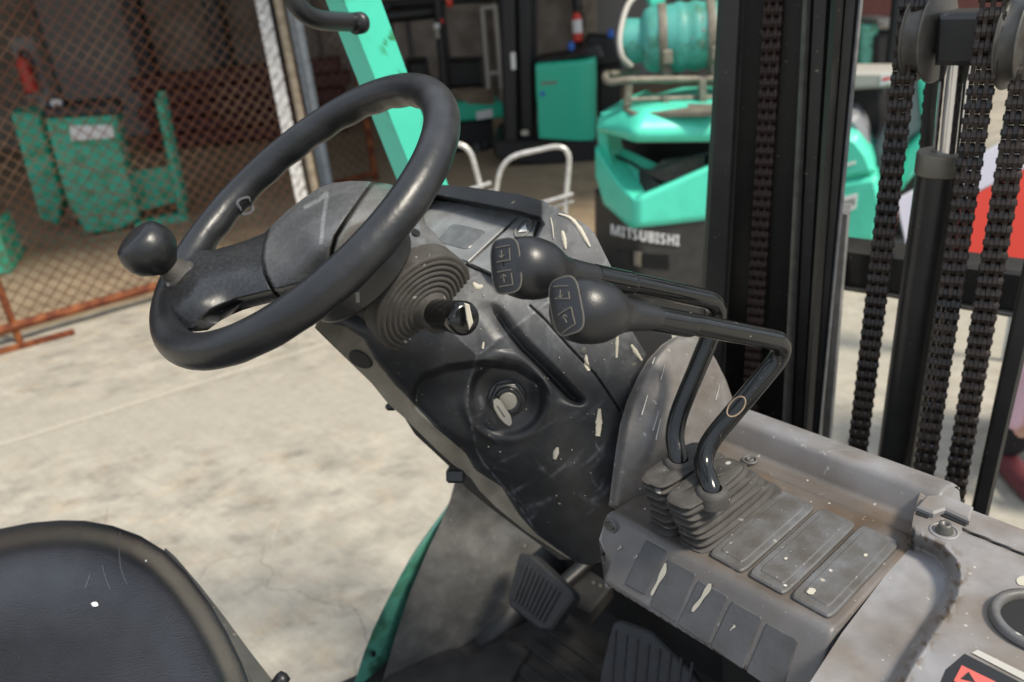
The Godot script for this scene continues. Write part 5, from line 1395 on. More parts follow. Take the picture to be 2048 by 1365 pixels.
# ---------- panel beside the driver ----------
func side_panel() -> void:
	var prof := [Vector2(0.80, 1.00), Vector2(0.775, 1.06), Vector2(0.750, 1.108), Vector2(0.735, 1.120), Vector2(0.717, 1.1265), Vector2(0.706, 1.1265), Vector2(0.7005, 1.1245), Vector2(0.697, 1.120), Vector2(0.6875, 1.1025), Vector2(0.684, 1.0990), Vector2(0.678, 1.0980), Vector2(0.667, 1.0965), Vector2(0.6655, 1.0935), Vector2(0.6640, 1.0935), Vector2(0.6625, 1.0975), Vector2(0.650, 1.0985), Vector2(0.600, 1.0985), Vector2(0.550, 1.0985), Vector2(0.520, 1.0985), Vector2(0.512, 1.0995), Vector2(0.506, 1.1015), Vector2(0.501, 1.1005), Vector2(0.4975, 1.097), Vector2(0.495, 1.092), Vector2(0.4865, 1.0776), Vector2(0.478, 1.0632), Vector2(0.469, 1.048), Vector2(0.4672, 1.0435), Vector2(0.4685, 1.040), Vector2(0.476, 1.038), Vector2(0.56, 1.02)]
	var mb := MB.new()
	var pts := PackedVector3Array(); var cols := PackedColorArray()
	var rs := [-0.474, -0.4725, -0.469, -0.46, -0.45, -0.44, -0.43, -0.42, -0.41, -0.40, -0.39, -0.38, -0.37, -0.36, -0.35, -0.34, -0.33, -0.32, -0.31, -0.30, -0.29, -0.28, -0.27, -0.26, -0.25, -0.24, -0.232, -0.229, -0.228]
	var dn := FastNoiseLite.new(); dn.seed = 51; dn.frequency = 12.0; dn.fractal_octaves = 4
	for i in rs.size():
		var sq: float = 0.006 if i == 0 else 0.003 if i == 1 or i == rs.size() - 1 else 0.0008 if i == 2 or i == rs.size() - 2 else 0.0
		for p in prof:
			var left: float = lerpf(-0.474, -0.451, ss(-1.084, -1.062, -p.y)) if p.x < 0.5 else -0.474
			var q := tk(maxf(rs[i], left + (rs[i] + 0.474) * 0.2), p.y - sq, p.x)
			# the groove dies out towards the console
			pts.append(q)
			var w := dn.get_noise_3d(q.x, q.y, q.z)
			var dusty := (0.75 + 0.25 * ss(0.497, 0.505, p.x)) * (1.0 - ss(0.675, 0.70, p.x))
			var tint := Color(0.80, 0.785, 0.77).lerp(Color(0.80, 0.755, 0.705), ss(0.5, 0.515, p.x))
			# mud along the back corner and beside the spare covers
			tint = tint.lerp(Color(0.70, 0.60, 0.48), ss(0.0, 0.4, w) * exp(-pow((p.x - 0.655) / 0.03, 2.0)))
			cols.append(Color(1, 1, 1).lerp(tint, dusty) * (0.93 + 0.14 * w))
	mb.grid(pts, prof.size(), rs.size(), EYE, cols)
	for r in [-0.4735, -0.2285]:
		var cap := []
		for p in prof: cap.append(tk(maxf(r, -0.4505) if p.x < 0.5 and p.y < 1.07 else r, p.y - 0.004, p.x))
		mb.slab(cap, TR * (0.004 if r < -0.4 else -0.004), 0.0005)
	var S := put("side_panel", mb, "grey_plastic", FK)
	# blanking covers: three spare lever slots
	for k in 3:
		var r0: float = [-0.3585, -0.3165, -0.2745][k]; var r1 := r0 + 0.0385
		var o := []
		for q in [[r0, 0.513], [r1, 0.511], [r1, 0.640], [r0, 0.642]]: o.append(tk(q[0], 1.1035, q[1]))
		var cov := plate("blank_cover", S, "pad_plastic", rounded(o, 0.11, 5), -UP * 0.007, 0.0015)
		var inn := []
		for q in [[r0 + 0.0062, 0.522], [r1 - 0.0062, 0.520], [r1 - 0.0062, 0.630], [r0 + 0.0062, 0.632]]: inn.append(tk(q[0], 1.1045, q[1]))
		var cmb := MB.new(); cmb.slab(rounded(inn, 0.1, 5), -UP * 0.002, 0.0012)
		put("raised_field", cmb, "pad_plastic", S)
	# dark pads on the face towards the seat
	var fo := tk(0, 1.092, 0.495); var fn := (UP * 0.026 - TF * 0.044).normalized()
	for q in [[Vector2(1292, 1085), Vector2(1331, 1108), Vector2(1290, 1187), Vector2(1252, 1166)], [Vector2(1336, 1123), Vector2(1389, 1152), Vector2(1352, 1242), Vector2(1303, 1210)], [Vector2(1397, 1166), Vector2(1453, 1197), Vector2(1415, 1286), Vector2(1358, 1247)], [Vector2(1464, 1208), Vector2(1520, 1239), Vector2(1484, 1334), Vector2(1424, 1292)], [Vector2(1534, 1252), Vector2(1592, 1284), Vector2(1560, 1386), Vector2(1496, 1342)]]:
		var o := []
		var qc: Vector2 = (q[0] + q[1] + q[2] + q[3]) * 0.25
		for p in q:
			var g = qc + (p - qc) * 1.1
			o.append(on(g.x, g.y, fo + fn * 0.0012, fn))
		plate("face_pad", S, "face_pad", rounded(o, 0.07, 3), -fn * 0.004, 0.001)
	var pm := MB.new()
	for q in [[1331, 1127, 1306, 1191, 6.0], [1420, 1168, 1388, 1224, 7.0], [1468, 1250, 1463, 1262, 3.0], [1272, 1110, 1270, 1118, 2.0], [1240, 1092, 1238, 1100, 2.0]]:
		var pl := []; var ws := []
		for s in 11:
			var f := s / 10.0
			pl.append(Vector2(lerpf(q[0], q[2], f) + 2.5 * sin(f * 5.0), lerpf(q[1], q[3], f)))
			ws.append(q[4] * (0.35 + 0.65 * sin(PI * clampf(f * 0.9 + 0.08, 0.0, 1.0))) * (0.85 + 0.3 * sin(f * 9.0 + q[0])))
		for s in 10:
			var a: Vector2 = pl[s]; var b: Vector2 = pl[s + 1]
			pm.face([on(a.x - ws[s], a.y, fo + fn * 0.0022, fn), on(a.x + ws[s], a.y, fo + fn * 0.0022, fn), on(b.x + ws[s + 1], b.y, fo + fn * 0.0022, fn), on(b.x - ws[s + 1], b.y, fo + fn * 0.0022, fn)], fn, Color.WHITE)
	for q in [[-0.262, 0.527, 0.0035, 0.0], [-0.25, 0.60, 0.0018, 0.0], [-0.3, 0.55, 0.0015, 0.0]]:
		var disc := []
		for t in 12: disc.append(tk(q[0] + cos(TAU * t / 12) * q[2] * (0.8 + 0.3 * (t % 3) / 2.0), 1.1052, q[1] + sin(TAU * t / 12) * q[2] * 1.3))
		pm.face(disc, UP, Color.WHITE)
	put("paint_mark", pm, "cream_paint", S).set_meta("kind", "stuff")
	# fixing screws
	for q in [[onf(1222, 1052, 0.4935), -TF], [onu(1500, 921, 1.099), UP]]:
		turned("screw_washer", S, "pad_plastic", q[0], q[1], [Vector2(0, 0.0085), Vector2(0.0016, 0.0082), Vector2(0.002, 0.0065), Vector2(0.0006, 0.006)], 24)
		turned("screw", S, "mast_worn", q[0], q[1], [Vector2(0, 0.0048), Vector2(0.0022, 0.0045), Vector2(0.003, 0.0028), Vector2(0.0012, 0.0024), Vector2(0.001, 0)], 16)
	# right-hand tray with its step
	var step := [Vector2(1815, 1074), Vector2(1850, 1085), Vector2(1879, 1099), Vector2(1903, 1124), Vector2(1911, 1150), Vector2(1905, 1188), Vector2(1885, 1224), Vector2(1858, 1262), Vector2(1811, 1337), Vector2(1770, 1420)]
	var lo := [Vector2(1560, 1440), Vector2(1622, 1363), Vector2(1684, 1267), Vector2(1786, 1132), Vector2(1817, 1093), Vector2(1823, 1060), Vector2(1830, 1020), Vector2(1842, 983), Vector2(1859, 988), Vector2(2048, 1060), Vector2(2160, 1102)]
	var pos := func(x: float, y: float) -> Vector3:
		var s := -dist(x, y, step, true)
		var u := 1.0975 + 0.024 * ss(-20.0, 14.0, s)
		var top := lerp_line(lo, x)
		u -= 0.012 * pow(1.0 - ss(0.0, 20.0, y - top), 2.0) * ss(1842.0, 1880.0, x)
		# seam of the rear strip
		var seam := 1063.0 + 0.41 * (x - 1930.0)
		if x > 1925.0: u -= 0.006 * exp(-pow((y - seam) / 2.0, 2.0))
		return onu(x, y, u)
	var tcol := func(x: float, y: float) -> Color:
		var q := onu(x, y, 1.1)
		var w := dn.get_noise_3d(q.x * 1.3, 3.0, q.z * 1.3)
		var s := absf(dist(x, y, step))
		var k := Color(1, 0.985, 0.97) * (0.95 + 0.15 * w)
		# crumbs and mud caught in the corner
		return k.lerp(Color(0.62, 0.52, 0.40), exp(-pow(dist(x - 10.0, y, step) / 14.0, 2.0)) * ss(-0.05, 0.3, dn.get_noise_2d(x * 0.003, y * 0.003)) * 0.75)
	put("right_tray", skin(1560, 2160, lo, [Vector2(1560, 1446), Vector2(2160, 1446)], 300, 130, pos, tcol, TF * 0.03 - UP * 0.08, true), "grey_plastic", FK)
	var R := FK
	# latch bracket with bolt
	var bp := []
	for q in [[1834, 1012], [1852, 990], [1890, 988], [1948, 1012], [1940, 1040], [1892, 1018], [1868, 1026]]: bp.append(onu(q[0], q[1], 1.128))
	plate("latch_bracket", R, "grey_plastic", bp, -UP * 0.008, 0.002)
	plate("latch_gap", R, "hole_black", [onu(1836, 1018, 1.1228), onu(1862, 1028, 1.1228), onu(1856, 1036, 1.1228), onu(1832, 1028, 1.1228)], -UP * 0.003, 0.0005)
	plate("latch_gap", R, "hole_black", [onu(1880, 1020, 1.1228), onu(1934, 1046, 1.1228), onu(1932, 1052, 1.1228), onu(1876, 1028, 1.1228)], -UP * 0.003, 0.0005)
	var bo := onu(1889, 1063, 1.1215)
	turned("bolt_washer", R, "grey_plastic", bo, UP, [Vector2(0, 0.0125), Vector2(0.001, 0.0122), Vector2(0.0014, 0.0108), Vector2(0.0004, 0.010)], 28)
	turned("bolt", R, "mast_worn", bo, UP, [Vector2(0, 0.0075), Vector2(0.002, 0.0072), Vector2(0.006, 0.0055), Vector2(0.0085, 0.0052), Vector2(0.0085, 0.0028), Vector2(0.0065, 0.0026), Vector2(0.006, 0)], 20)
	# round cup rim at the right edge
	var cu := onu(2078, 1245, 1.1240)
	var cup := MB.new(); cup.lathe(cu, UP, [Vector2(0, 0.034), Vector2(0.004, 0.033), Vector2(0.0055, 0.030), Vector2(0.004, 0.0265), Vector2(0.0005, 0.0256), Vector2(-0.0012, 0.0253)], 48)
	put("cup_rim", cup, "pad_plastic", R)
	var cl := MB.new(); cl.lathe(cu, UP, [Vector2(-0.0006, 0.0262), Vector2(-0.0005, 0.0258), Vector2(-0.0005, 0.0)], 48)
	put("cup_floor", cl, "hole_black", R)
	# warning label by the lower edge
	var lab := func(pp: Array, h: float) -> Array:
		var o := []
		for q in pp: o.append(onu(q.x, q.y, 1.1217 + h))
		return o
	plate("warning_label", R, "truck_black", lab.call([Vector2(1892, 1340), Vector2(1930, 1308), Vector2(2110, 1400), Vector2(2070, 1450), Vector2(1876, 1380)], 0.0004), -UP * 0.0006, 0.0001)
	plate("label_field", R, "light_frame", lab.call([Vector2(1944, 1306), Vector2(1956, 1300), Vector2(2110, 1376), Vector2(2104, 1390)], 0.0009), -UP * 0.0004, 0.0001)
	plate("label_field", R, "label_red", lab.call([Vector2(1924, 1331), Vector2(1992, 1364), Vector2(1972, 1400), Vector2(1908, 1362)], 0.0013), -UP * 0.0004, 0.0001)
	plate("label_triangle", R, "truck_black", lab.call([Vector2(1938, 1344), Vector2(1952, 1366), Vector2(1922, 1358)], 0.0017), -UP * 0.0003, 0.0001)
	plate("pale_paint_blot", R, "cream_paint", rounded(lab.call([Vector2(2032, 1158), Vector2(2048, 1150), Vector2(2060, 1160), Vector2(2050, 1172), Vector2(2036, 1170)], 0.0007), 0.4), -UP * 0.0006, 0.0002)
	# fin-shaped cover in front of the levers
	var hs := Spline.new([Vector3(1222, 1010, -0.487), Vector3(1232, 900, -0.493), Vector3(1262, 800, -0.497), Vector3(1292, 1046, -0.462), Vector3(1290, 900, -0.463), Vector3(1305, 800, -0.468), Vector3(1340, 720, -0.478), Vector3(1372, 680, -0.492), Vector3(1420, 720, -0.486), Vector3(1470, 820, -0.478), Vector3(1500, 880, -0.472), Vector3(1360, 850, -0.456), Vector3(1400, 950, -0.455), Vector3(1330, 960, -0.458)])
	var fl := [Vector2(668, 1366), Vector2(676, 1345), Vector2(690, 1324), Vector2(720, 1296), Vector2(752, 1277), Vector2(800, 1255), Vector2(850, 1240), Vector2(900, 1232), Vector2(1000, 1219), Vector2(1012, 1217), Vector2(1040, 1262)]
	var fr := [Vector2(668, 1374), Vector2(676, 1398), Vector2(690, 1414), Vector2(720, 1432), Vector2(760, 1452), Vector2(800, 1466), Vector2(845, 1484), Vector2(870, 1510), Vector2(930, 1520), Vector2(1010, 1500), Vector2(1040, 1480)]
	var ridge := [Vector2(1310, 690), Vector2(1300, 760), Vector2(1286, 850), Vector2(1276, 940), Vector2(1268, 1040)]
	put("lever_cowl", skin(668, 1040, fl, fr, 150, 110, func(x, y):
		var l := lerp_line(fl, y); var r := lerp_line(fr, y)
		var e := minf(x - l, r - x)
		return onr(x, y, hs.get_at(x, y) - 0.010 * pow(1.0 - ss(0.0, 22.0, minf(e, (y - 668.0) * 1.2)), 2.0)),
		func(x, y):
			var q := dn.get_noise_2d(x * 0.003, y * 0.003); var q2 := dn.get_noise_2d(x * 0.03, y * 0.006)
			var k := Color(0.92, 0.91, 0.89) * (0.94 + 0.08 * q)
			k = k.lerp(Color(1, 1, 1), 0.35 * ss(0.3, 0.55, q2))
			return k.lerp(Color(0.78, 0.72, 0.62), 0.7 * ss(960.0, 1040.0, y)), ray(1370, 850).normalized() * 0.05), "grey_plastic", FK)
	var dm := MB.new()
	for q in [[1318, 822, 1306, 862, 4], [1296, 790, 1284, 830, 3], [1322, 838, 1312, 880, 4], [1330, 730, 1322, 760, 3], [1402, 740, 1394, 770, 3], [1440, 770, 1432, 800, 3], [1310, 715, 1305, 728, 5], [1346, 880, 1340, 896, 2]]:
		var a := onr(q[0], q[1], hs.get_at(q[0], q[1]) + 0.0012); var b := onr(q[2], q[3], hs.get_at(q[2], q[3]) + 0.0012)
		var s = (b - a).cross(TR).normalized() * q[4] * 0.00026
		dm.face([a - s * 0.4, a + s * 0.4, b + s, b - s], TR, Color.WHITE)
	put("paint_streak", dm, "white_paint", FK).set_meta("kind", "stuff")

# ---------- levers ----------
func gaiter(r: float, f0: float, f1: float, half: float, top0: float, top1: float, htop: float) -> MB:
	var mb := MB.new()
	var rings := []
	var steps := 6
	rings.append([1.0, 0.0, 1.06]); rings.append([1.0, 0.004, 1.06])
	for k in steps:
		var t := float(k) / steps
		for w in 9:
			var ph := w / 9.0
			rings.append([1.0, 0.005 + (t + ph / steps) * (htop - 0.008), (0.925 + 0.075 * cos(TAU * (ph - 0.42)) - 0.02 * pow(maxf(0.0, -cos(TAU * (ph - 0.42))), 3.0)) * lerpf(1.0, 0.93, t)])
	rings.append([1.0, htop - 0.0025, 0.90]); rings.append([1.0, htop - 0.0008, 0.865]); rings.append([1.0, htop, 0.80]); rings.append([1.0, htop + 0.0006, 0.5]); rings.append([1.0, htop + 0.001, 0.02])
	var pts := PackedVector3Array(); var cen := []
	var ns := 48
	for g in rings:
		var t: float = clampf(g[1] / htop, 0.0, 1.0)
		var a := lerpf(f0, top0, t); var b := lerpf(f1, top1, t)
		var cf := (a + b) * 0.5; var hl = (b - a) * 0.5 * (g[2] if g[2] > 0.6 else g[2] / 0.8 * 0.95)
		var hw: float = half * g[2]
		hl = maxf(hl, 0.0005)
		for s in ns:
			var an := TAU * s / ns
			# rounded rectangle
			var e := 0.5
			var cx := signf(cos(an)) * pow(absf(cos(an)), e); var sy := signf(sin(an)) * pow(absf(sin(an)), e)
			var sag := 0.0011 * sin(an * 3.0 + g[1] * 260.0 + r * 50.0) * (1.0 if g[1] < htop - 0.004 else 0.3)
			pts.append(tk(r + hw * cx + sag * cx * 0.6, 1.0985 + g[1] + sag, cf + hl * sy))
		cen.append(tk(r, 1.0985 + g[1] * 0.6, cf))
	mb.grid(pts, ns, rings.size(), Vector3.ZERO, null, Color.WHITE, true, cen)
	return mb

func levers() -> void:
	var shafts := [
		[at(1188, 553, 0.672), at(1236, 561, 0.690), at(1449, 606, 0.785), at(1345, 857, 0.805), onu(1358, 924, 1.166)],
		[at(1300, 636, 0.632), at(1366, 645, 0.655), at(1584, 687, 0.752), at(1398, 908, 0.772), onu(1424, 982, 1.166)]]
	var heads := [[at(1052, 536, 0.628), at(1190, 554, 0.674)], [at(1168, 622, 0.598), at(1312, 637, 0.636)]]
	var plates := [Vector2(1008, 532), Vector2(1128, 612)]
	for k in 2:
		var p: Array = shafts[k]
		var mid: Vector3 = p[1].lerp(p[2], 0.17)
		var path := bent([p[0], p[1], p[2], p[3], p[4], p[4] - UP * 0.012], 0.030, 7)
		var mb := MB.new(); mb.tube(path, 0.0093, 18)
		mb.tube([p[0], p[0].lerp(p[2], 0.24), p[0].lerp(p[2], 0.26)], [0.0105, 0.0105, 0.0094], 18)
		var L := put("hydraulic_lever", mb, "black_gloss", FK)
		var h: Array = heads[k]
		var ax: Vector3 = (h[1] - h[0]).normalized()
		var ln: float = (h[1] - h[0]).length()
		var kr := 0.0272
		var prof := [Vector2(-0.0225, 0.0), Vector2(-0.0222, 0.008), Vector2(-0.0205, 0.0155), Vector2(-0.016, 0.0215), Vector2(-0.009, 0.0255), Vector2(0.0, kr), Vector2(0.009, 0.0268), Vector2(0.0165, 0.0254), Vector2(0.0235, 0.0222), Vector2(0.0295, 0.0186), Vector2(0.036, 0.0157), Vector2(0.044, 0.0138), Vector2(ln - 0.008, 0.0118), Vector2(ln - 0.0015, 0.0112), Vector2(ln, 0.0100), Vector2(ln, 0.0)]
		var km := MB.new(); km.lathe(h[0], ax, prof, 44, Color.WHITE, 0.9, ey)
		var K := put("lever_knob", km, "black_plastic", L)
		# seam of the two halves
		var seam := []
		var sa := ax.cross(ey).normalized()
		# oval plate with its cut symbols, facing the driver
		var pn = (-ax * 0.86 + (EYE - h[0]).normalized() * 0.52).normalized()
		var o := on(plates[k].x, plates[k].y, h[0] + pn * 0.0252, pn)
		var pu = (ey - pn * ey.dot(pn)).normalized()
		pu = pu.rotated(pn, [0.10, 0.24][k])
		var pv = pn.cross(pu)
		if pv.dot(ex) < 0.0: pv = -pv
		var ring := []
		for s in 41:
			var an := TAU * s / 40.0
			var cx := signf(cos(an)) * pow(absf(cos(an)), 0.55); var sy := signf(sin(an)) * pow(absf(sin(an)), 0.55)
			var q: Vector3 = o + pv * 0.0128 * cx + pu * 0.0205 * sy
			# drop the ring on to the knob
			ring.append(q - pn * 0.0035 * (cx * cx * 0.7 + sy * sy * 0.5))
		var rm := MB.new(); rm.tube(ring, 0.00075, 6, Color.WHITE, false)
		put("plate_edge", rm, "symbol_dust", L)
		var plt := MB.new()
		var fan := PackedVector3Array()
		for rr in 7:
			for s in 40:
				var an := TAU * s / 40.0; var t := rr / 6.0
				var cx := signf(cos(an)) * pow(absf(cos(an)), 0.55) * t; var sy := signf(sin(an)) * pow(absf(sin(an)), 0.55) * t
				fan.append(o + pv * 0.0124 * cx + pu * 0.0201 * sy + pn * (0.0006 - 0.0035 * (cx * cx * 0.7 + sy * sy * 0.5)))
		plt.grid(fan, 40, 7, EYE, null, Color.WHITE, true)
		put("symbol_plate", plt, "black_plastic", L)
		# symbols: a fork bracket with an arrow, twice
		var sym := MB.new()
		var draw := func(a: Vector2, b: Vector2) -> void:
			var lift := func(q: Vector2) -> Vector3: return o + pv * q.x + pu * q.y + pn * (0.0011 - 0.0035 * (pow(q.x / 0.0124, 2.0) * 0.7 + pow(q.y / 0.0201, 2.0) * 0.5))
			var A: Vector3 = lift.call(a); var B: Vector3 = lift.call(b)
			var m: Vector3 = lift.call((a + b) * 0.5)
			sym.tube([A, m, B], 0.00062, 5)
		for g in [-1.0, 1.0]:
			var cy: float = 0.0092 * g
			var tilt = 0.0 if k == 0 else 0.0035 * g
			draw.call(Vector2(-0.006, cy - 0.0052 + tilt * 0.4), Vector2(0.006, cy - 0.0052 - tilt * 0.4))
			draw.call(Vector2(0.006, cy - 0.003 - tilt), Vector2(0.006, cy + 0.0058))
			draw.call(Vector2(-0.006, cy + 0.0058 + tilt), Vector2(0.006, cy + 0.0058))
			draw.call(Vector2(-0.0008 - tilt * 0.2, cy - 0.0026), Vector2(-0.0008 + tilt * 0.2, cy + 0.0032))
			var tipy: float = cy + (0.0032 if g < 0.0 else -0.0026)
			draw.call(Vector2(-0.003, tipy - 0.0018 * (1.0 if g < 0.0 else -1.0)), Vector2(-0.0008, tipy))
			draw.call(Vector2(0.0014, tipy - 0.0018 * (1.0 if g < 0.0 else -1.0)), Vector2(-0.0008, tipy))
		put("lever_symbol", sym, "symbol_dust", L)
		# collar on the gaiter and the gaiter itself
		turned("shaft_collar", L, "rubber", p[4], UP, [Vector2(-0.012, 0.0165), Vector2(-0.002, 0.0155), Vector2(0.002, 0.0138), Vector2(0.0035, 0.0112), Vector2(0.0035, 0.0092)], 24)
		put("gaiter", gaiter([-0.4135, -0.3765][k], 0.513, 0.648, 0.0188, [0.492, 0.480][k], [0.590, 0.585][k], 0.066), "rubber", L)
	# worn patch: chipped ring on the front lever, pale rub marks
	var e = shafts[1]
	var chip := MB.new()
	var c0: Vector3 = e[2].lerp(e[3], 0.575); var cdv: Vector3 = (e[3] - e[2]).normalized()
	var vd := (EYE - c0).normalized(); vd = (vd - cdv * vd.dot(cdv)).normalized(); var sd := cdv.cross(vd)
	var loop := []
	for s in 17:
		var an := TAU * s / 16.0
		var al := cos(an) * 0.011; var ac := sin(an) * 0.006 + 0.0015
		loop.append(c0 + cdv * al + sd * ac + vd * sqrt(maxf(0.0, 0.0093 * 0.0093 - ac * ac)))
	chip.tube(loop, 0.0009, 5, Color.WHITE, false)
	var FL := FK.get_node("hydraulic_lever2") if FK.has_node("hydraulic_lever2") else FK
	put("paint_chip", chip, "cardboard", FL)

# ---------- legs, floor and pedals ----------
func legs_and_floor() -> void:
	var ls := Spline.new([Vector3(905, 970, -0.96), Vector3(960, 960, -0.93), Vector3(880, 1045, -0.975), Vector3(815, 1180, -0.98), Vector3(770, 1340, -0.98), Vector3(1000, 1030, -0.93), Vector3(930, 1180, -0.94), Vector3(900, 1300, -0.95), Vector3(1040, 1080, -0.90), Vector3(1030, 1180, -0.90), Vector3(975, 1262, -0.93)])
	var dn := FastNoiseLite.new(); dn.seed = 61; dn.frequency = 0.012; dn.fractal_octaves = 4
	var lo := [Vector2(940, 914), Vector2(970, 908), Vector2(1000, 900), Vector2(1045, 882), Vector2(1100, 856), Vector2(1180, 822), Vector2(1260, 795), Vector2(1330, 774), Vector2(1380, 760)]
	var hi := [Vector2(940, 940), Vector2(985, 990), Vector2(1030, 1060), Vector2(1080, 1100), Vector2(1130, 1040), Vector2(1180, 1020), Vector2(1230, 1004), Vector2(1262, 974), Vector2(1298, 915), Vector2(1330, 880), Vector2(1380, 840)]
	put("leg_cover", skin(940, 1380, lo, hi, 90, 50, func(x, y): return onr(x, y, ls.get_at(x, y)), func(x, y):
		var q := dn.get_noise_2d(x, y)
		return grey(0.125 + 0.045 * q + 0.02 * ss(0.1, 0.5, dn.get_noise_2d(x * 4.0, y * 4.0)), 0.03), TF * 0.05 - TR * 0.02), "console_plastic", FK)
	# green mudguard outside it
	var gl := [Vector2(1035, 884), Vector2(1060, 868), Vector2(1100, 838), Vector2(1150, 802), Vector2(1200, 775), Vector2(1260, 746), Vector2(1310, 727), Vector2(1380, 704)]
	var gh := [Vector2(1035, 890), Vector2(1100, 862), Vector2(1180, 828), Vector2(1260, 802), Vector2(1330, 780), Vector2(1380, 766)]
	put("mudguard", skin(1035, 1380, gl, gh, 60, 12, func(x, y): return onr(x, y, -1.0 - 0.0003 * (x - lerp_line(gl, y))), func(x, y): return Color(1, 1, 1).lerp(Color(0.62, 0.58, 0.55), ss(0.0, 0.4, dn.get_noise_2d(x * 1.5, y * 1.5)) * (0.35 + 0.5 * ss(1180.0, 1330.0, y))), TF * 0.06 - TR * 0.04), "green_worn", FK)
	plate("bolt_hole", FK, "hole_black", rounded([onr(744, 1304, -0.995), onr(752, 1302, -0.995), onr(752, 1314, -0.995), onr(744, 1316, -0.995)], 0.4), -TR * 0.001, 0.0003)
	# floor plate with its ribbed mat
	var fu := 0.515
	var fp := []
	for q in [[520, 1440], [640, 1380], [720, 1344], [800, 1306], [900, 1292], [1010, 1230], [1100, 1120], [1260, 1080], [1420, 1200], [1560, 1440]]: fp.append(onu(q[0], q[1], fu))
	plate("floor_plate", FK, "dark_floor", fp, -UP * 0.03, 0.004)
	for k in 9:
		var f := 0.34 + k * 0.05
		box("mat_rib", FK, "dark_floor", tk(-0.74, fu + 0.002, f), TR * 0.12, UP * 0.003, TF * 0.012, 0.002)
	# cut edge of the mat
	plate("mat_edge", FK, "dark_floor", [onu(800, 1330, fu + 0.01), onu(905, 1296, fu + 0.01), onu(935, 1316, fu + 0.01), onu(1010, 1272, fu + 0.01), onu(1060, 1300, fu + 0.01), onu(980, 1440, fu + 0.01), onu(700, 1440, fu + 0.01)], -UP * 0.008, 0.003)
	# brake pedal
	var pn := (UP * 0.62 - TF * 0.78).normalized()
	var po := onu(1080, 1190, 0.68)
	var outline := []
	for q in [[1036, 1106], [1062, 1110], [1140, 1182], [1146, 1198], [1100, 1262], [1080, 1262], [1020, 1216], [1013, 1200]]: outline.append(on(q[0], q[1], po, pn))
	var P := plate("brake_pedal", FK, "pedal_rubber", rounded(outline, 0.2, 3), -pn * 0.022, 0.004)
	for k in 9:
		var t := (k + 1.0) / 10.0
		var a: Vector3 = on(1046, 1120, po, pn).lerp(on(1128, 1190, po, pn), t); var b: Vector3 = on(1022, 1196, po, pn).lerp(on(1092, 1250, po, pn), t)
		var rm := MB.new(); rm.rbox((a + b) * 0.5 + pn * 0.0015, (b - a) * 0.5, pn * 0.0018, (b - a).cross(pn).normalized() * 0.0028, 0.001)
		put("pedal_rib", rm, "pedal_rubber", P)
	bar("pedal_arm", FK, "truck_black", [po - pn * 0.03, po - pn * 0.03 + TF * 0.15 + UP * 0.02, po + TF * 0.25 + UP * 0.15], 0.014, 8)
	# second pedal and bracket behind it
	var p2 := onu(1300, 1310, 0.66); var pn2 := (UP * 0.7 - TF * 0.7).normalized()
	var o2 := []
	for q in [[1224, 1246], [1240, 1240], [1300, 1262], [1380, 1340], [1440, 1440], [1190, 1440], [1200, 1340]]: o2.append(on(q[0], q[1], p2, pn2))
	var A := plate("accelerator_pedal", FK, "pedal_rubber", rounded(o2, 0.12, 3), -pn2 * 0.02, 0.004)
	for k in 8:
		var x := 1232.0 + k * 22.0
		var a := on(x, 1262 + k * 9, p2, pn2); var b := on(x - 14, 1430, p2, pn2)
		var rm := MB.new(); rm.rbox((a + b) * 0.5 + pn2 * 0.001, (b - a) * 0.5, pn2 * 0.0015, (b - a).cross(pn2).normalized() * 0.002, 0.001)
		put("pedal_rib", rm, "pedal_rubber", A)
	plate("pedal_bracket", FK, "dark_floor", [onu(1136, 1170, 0.66), onu(1166, 1130, 0.66), onu(1226, 1168, 0.66), onu(1180, 1224, 0.66), onu(1142, 1206, 0.66)], -UP * 0.03, 0.004)
	for q in [[1186, 1166], [1200, 1172]]: turned("bracket_bolt", FK, "mast_worn", onu(q[0], q[1], 0.6605), UP, [Vector2(0, 0.004), Vector2(0.002, 0.0035), Vector2(0.002, 0)], 8)
	box("firewall", FK, "dark_floor", tk(-0.66, 0.70, 0.86), TR * 0.30, UP * 0.24, TF * 0.02, 0.01)
	box("inner_cowl", FK, "hole_black", tk(-0.28, 0.74, 0.76), TR * 0.19, UP * 0.26, TF * 0.07, 0.02)  # black colour stands in for the dark void below the panel
	# body below, on its wheels
	box("chassis", FK, "truck_grey", tk(-0.56, 0.31, 0.1), TR * 0.42, UP * 0.17, TF * 0.80, 0.03)
	box("engine_cover", FK, "dark_floor", tk(-0.66, 0.71, -0.38), TR * 0.34, UP * 0.22, TF * 0.40, 0.04)
	for s in [-0.98, -0.12]:
		turned("front_wheel", FK, "truck_black", tk(s, 0.3, 0.82), TR, [Vector2(-0.08, 0), Vector2(-0.08, 0.24), Vector2(-0.06, 0.29), Vector2(0.06, 0.29), Vector2(0.08, 0.24), Vector2(0.08, 0)], 32)
		turned("rear_wheel", FK, "truck_black", tk(s * 0.9 - 0.05, 0.24, -0.62), TR, [Vector2(-0.07, 0), Vector2(-0.07, 0.19), Vector2(-0.05, 0.235), Vector2(0.05, 0.235), Vector2(0.07, 0.19), Vector2(0.07, 0)], 28)

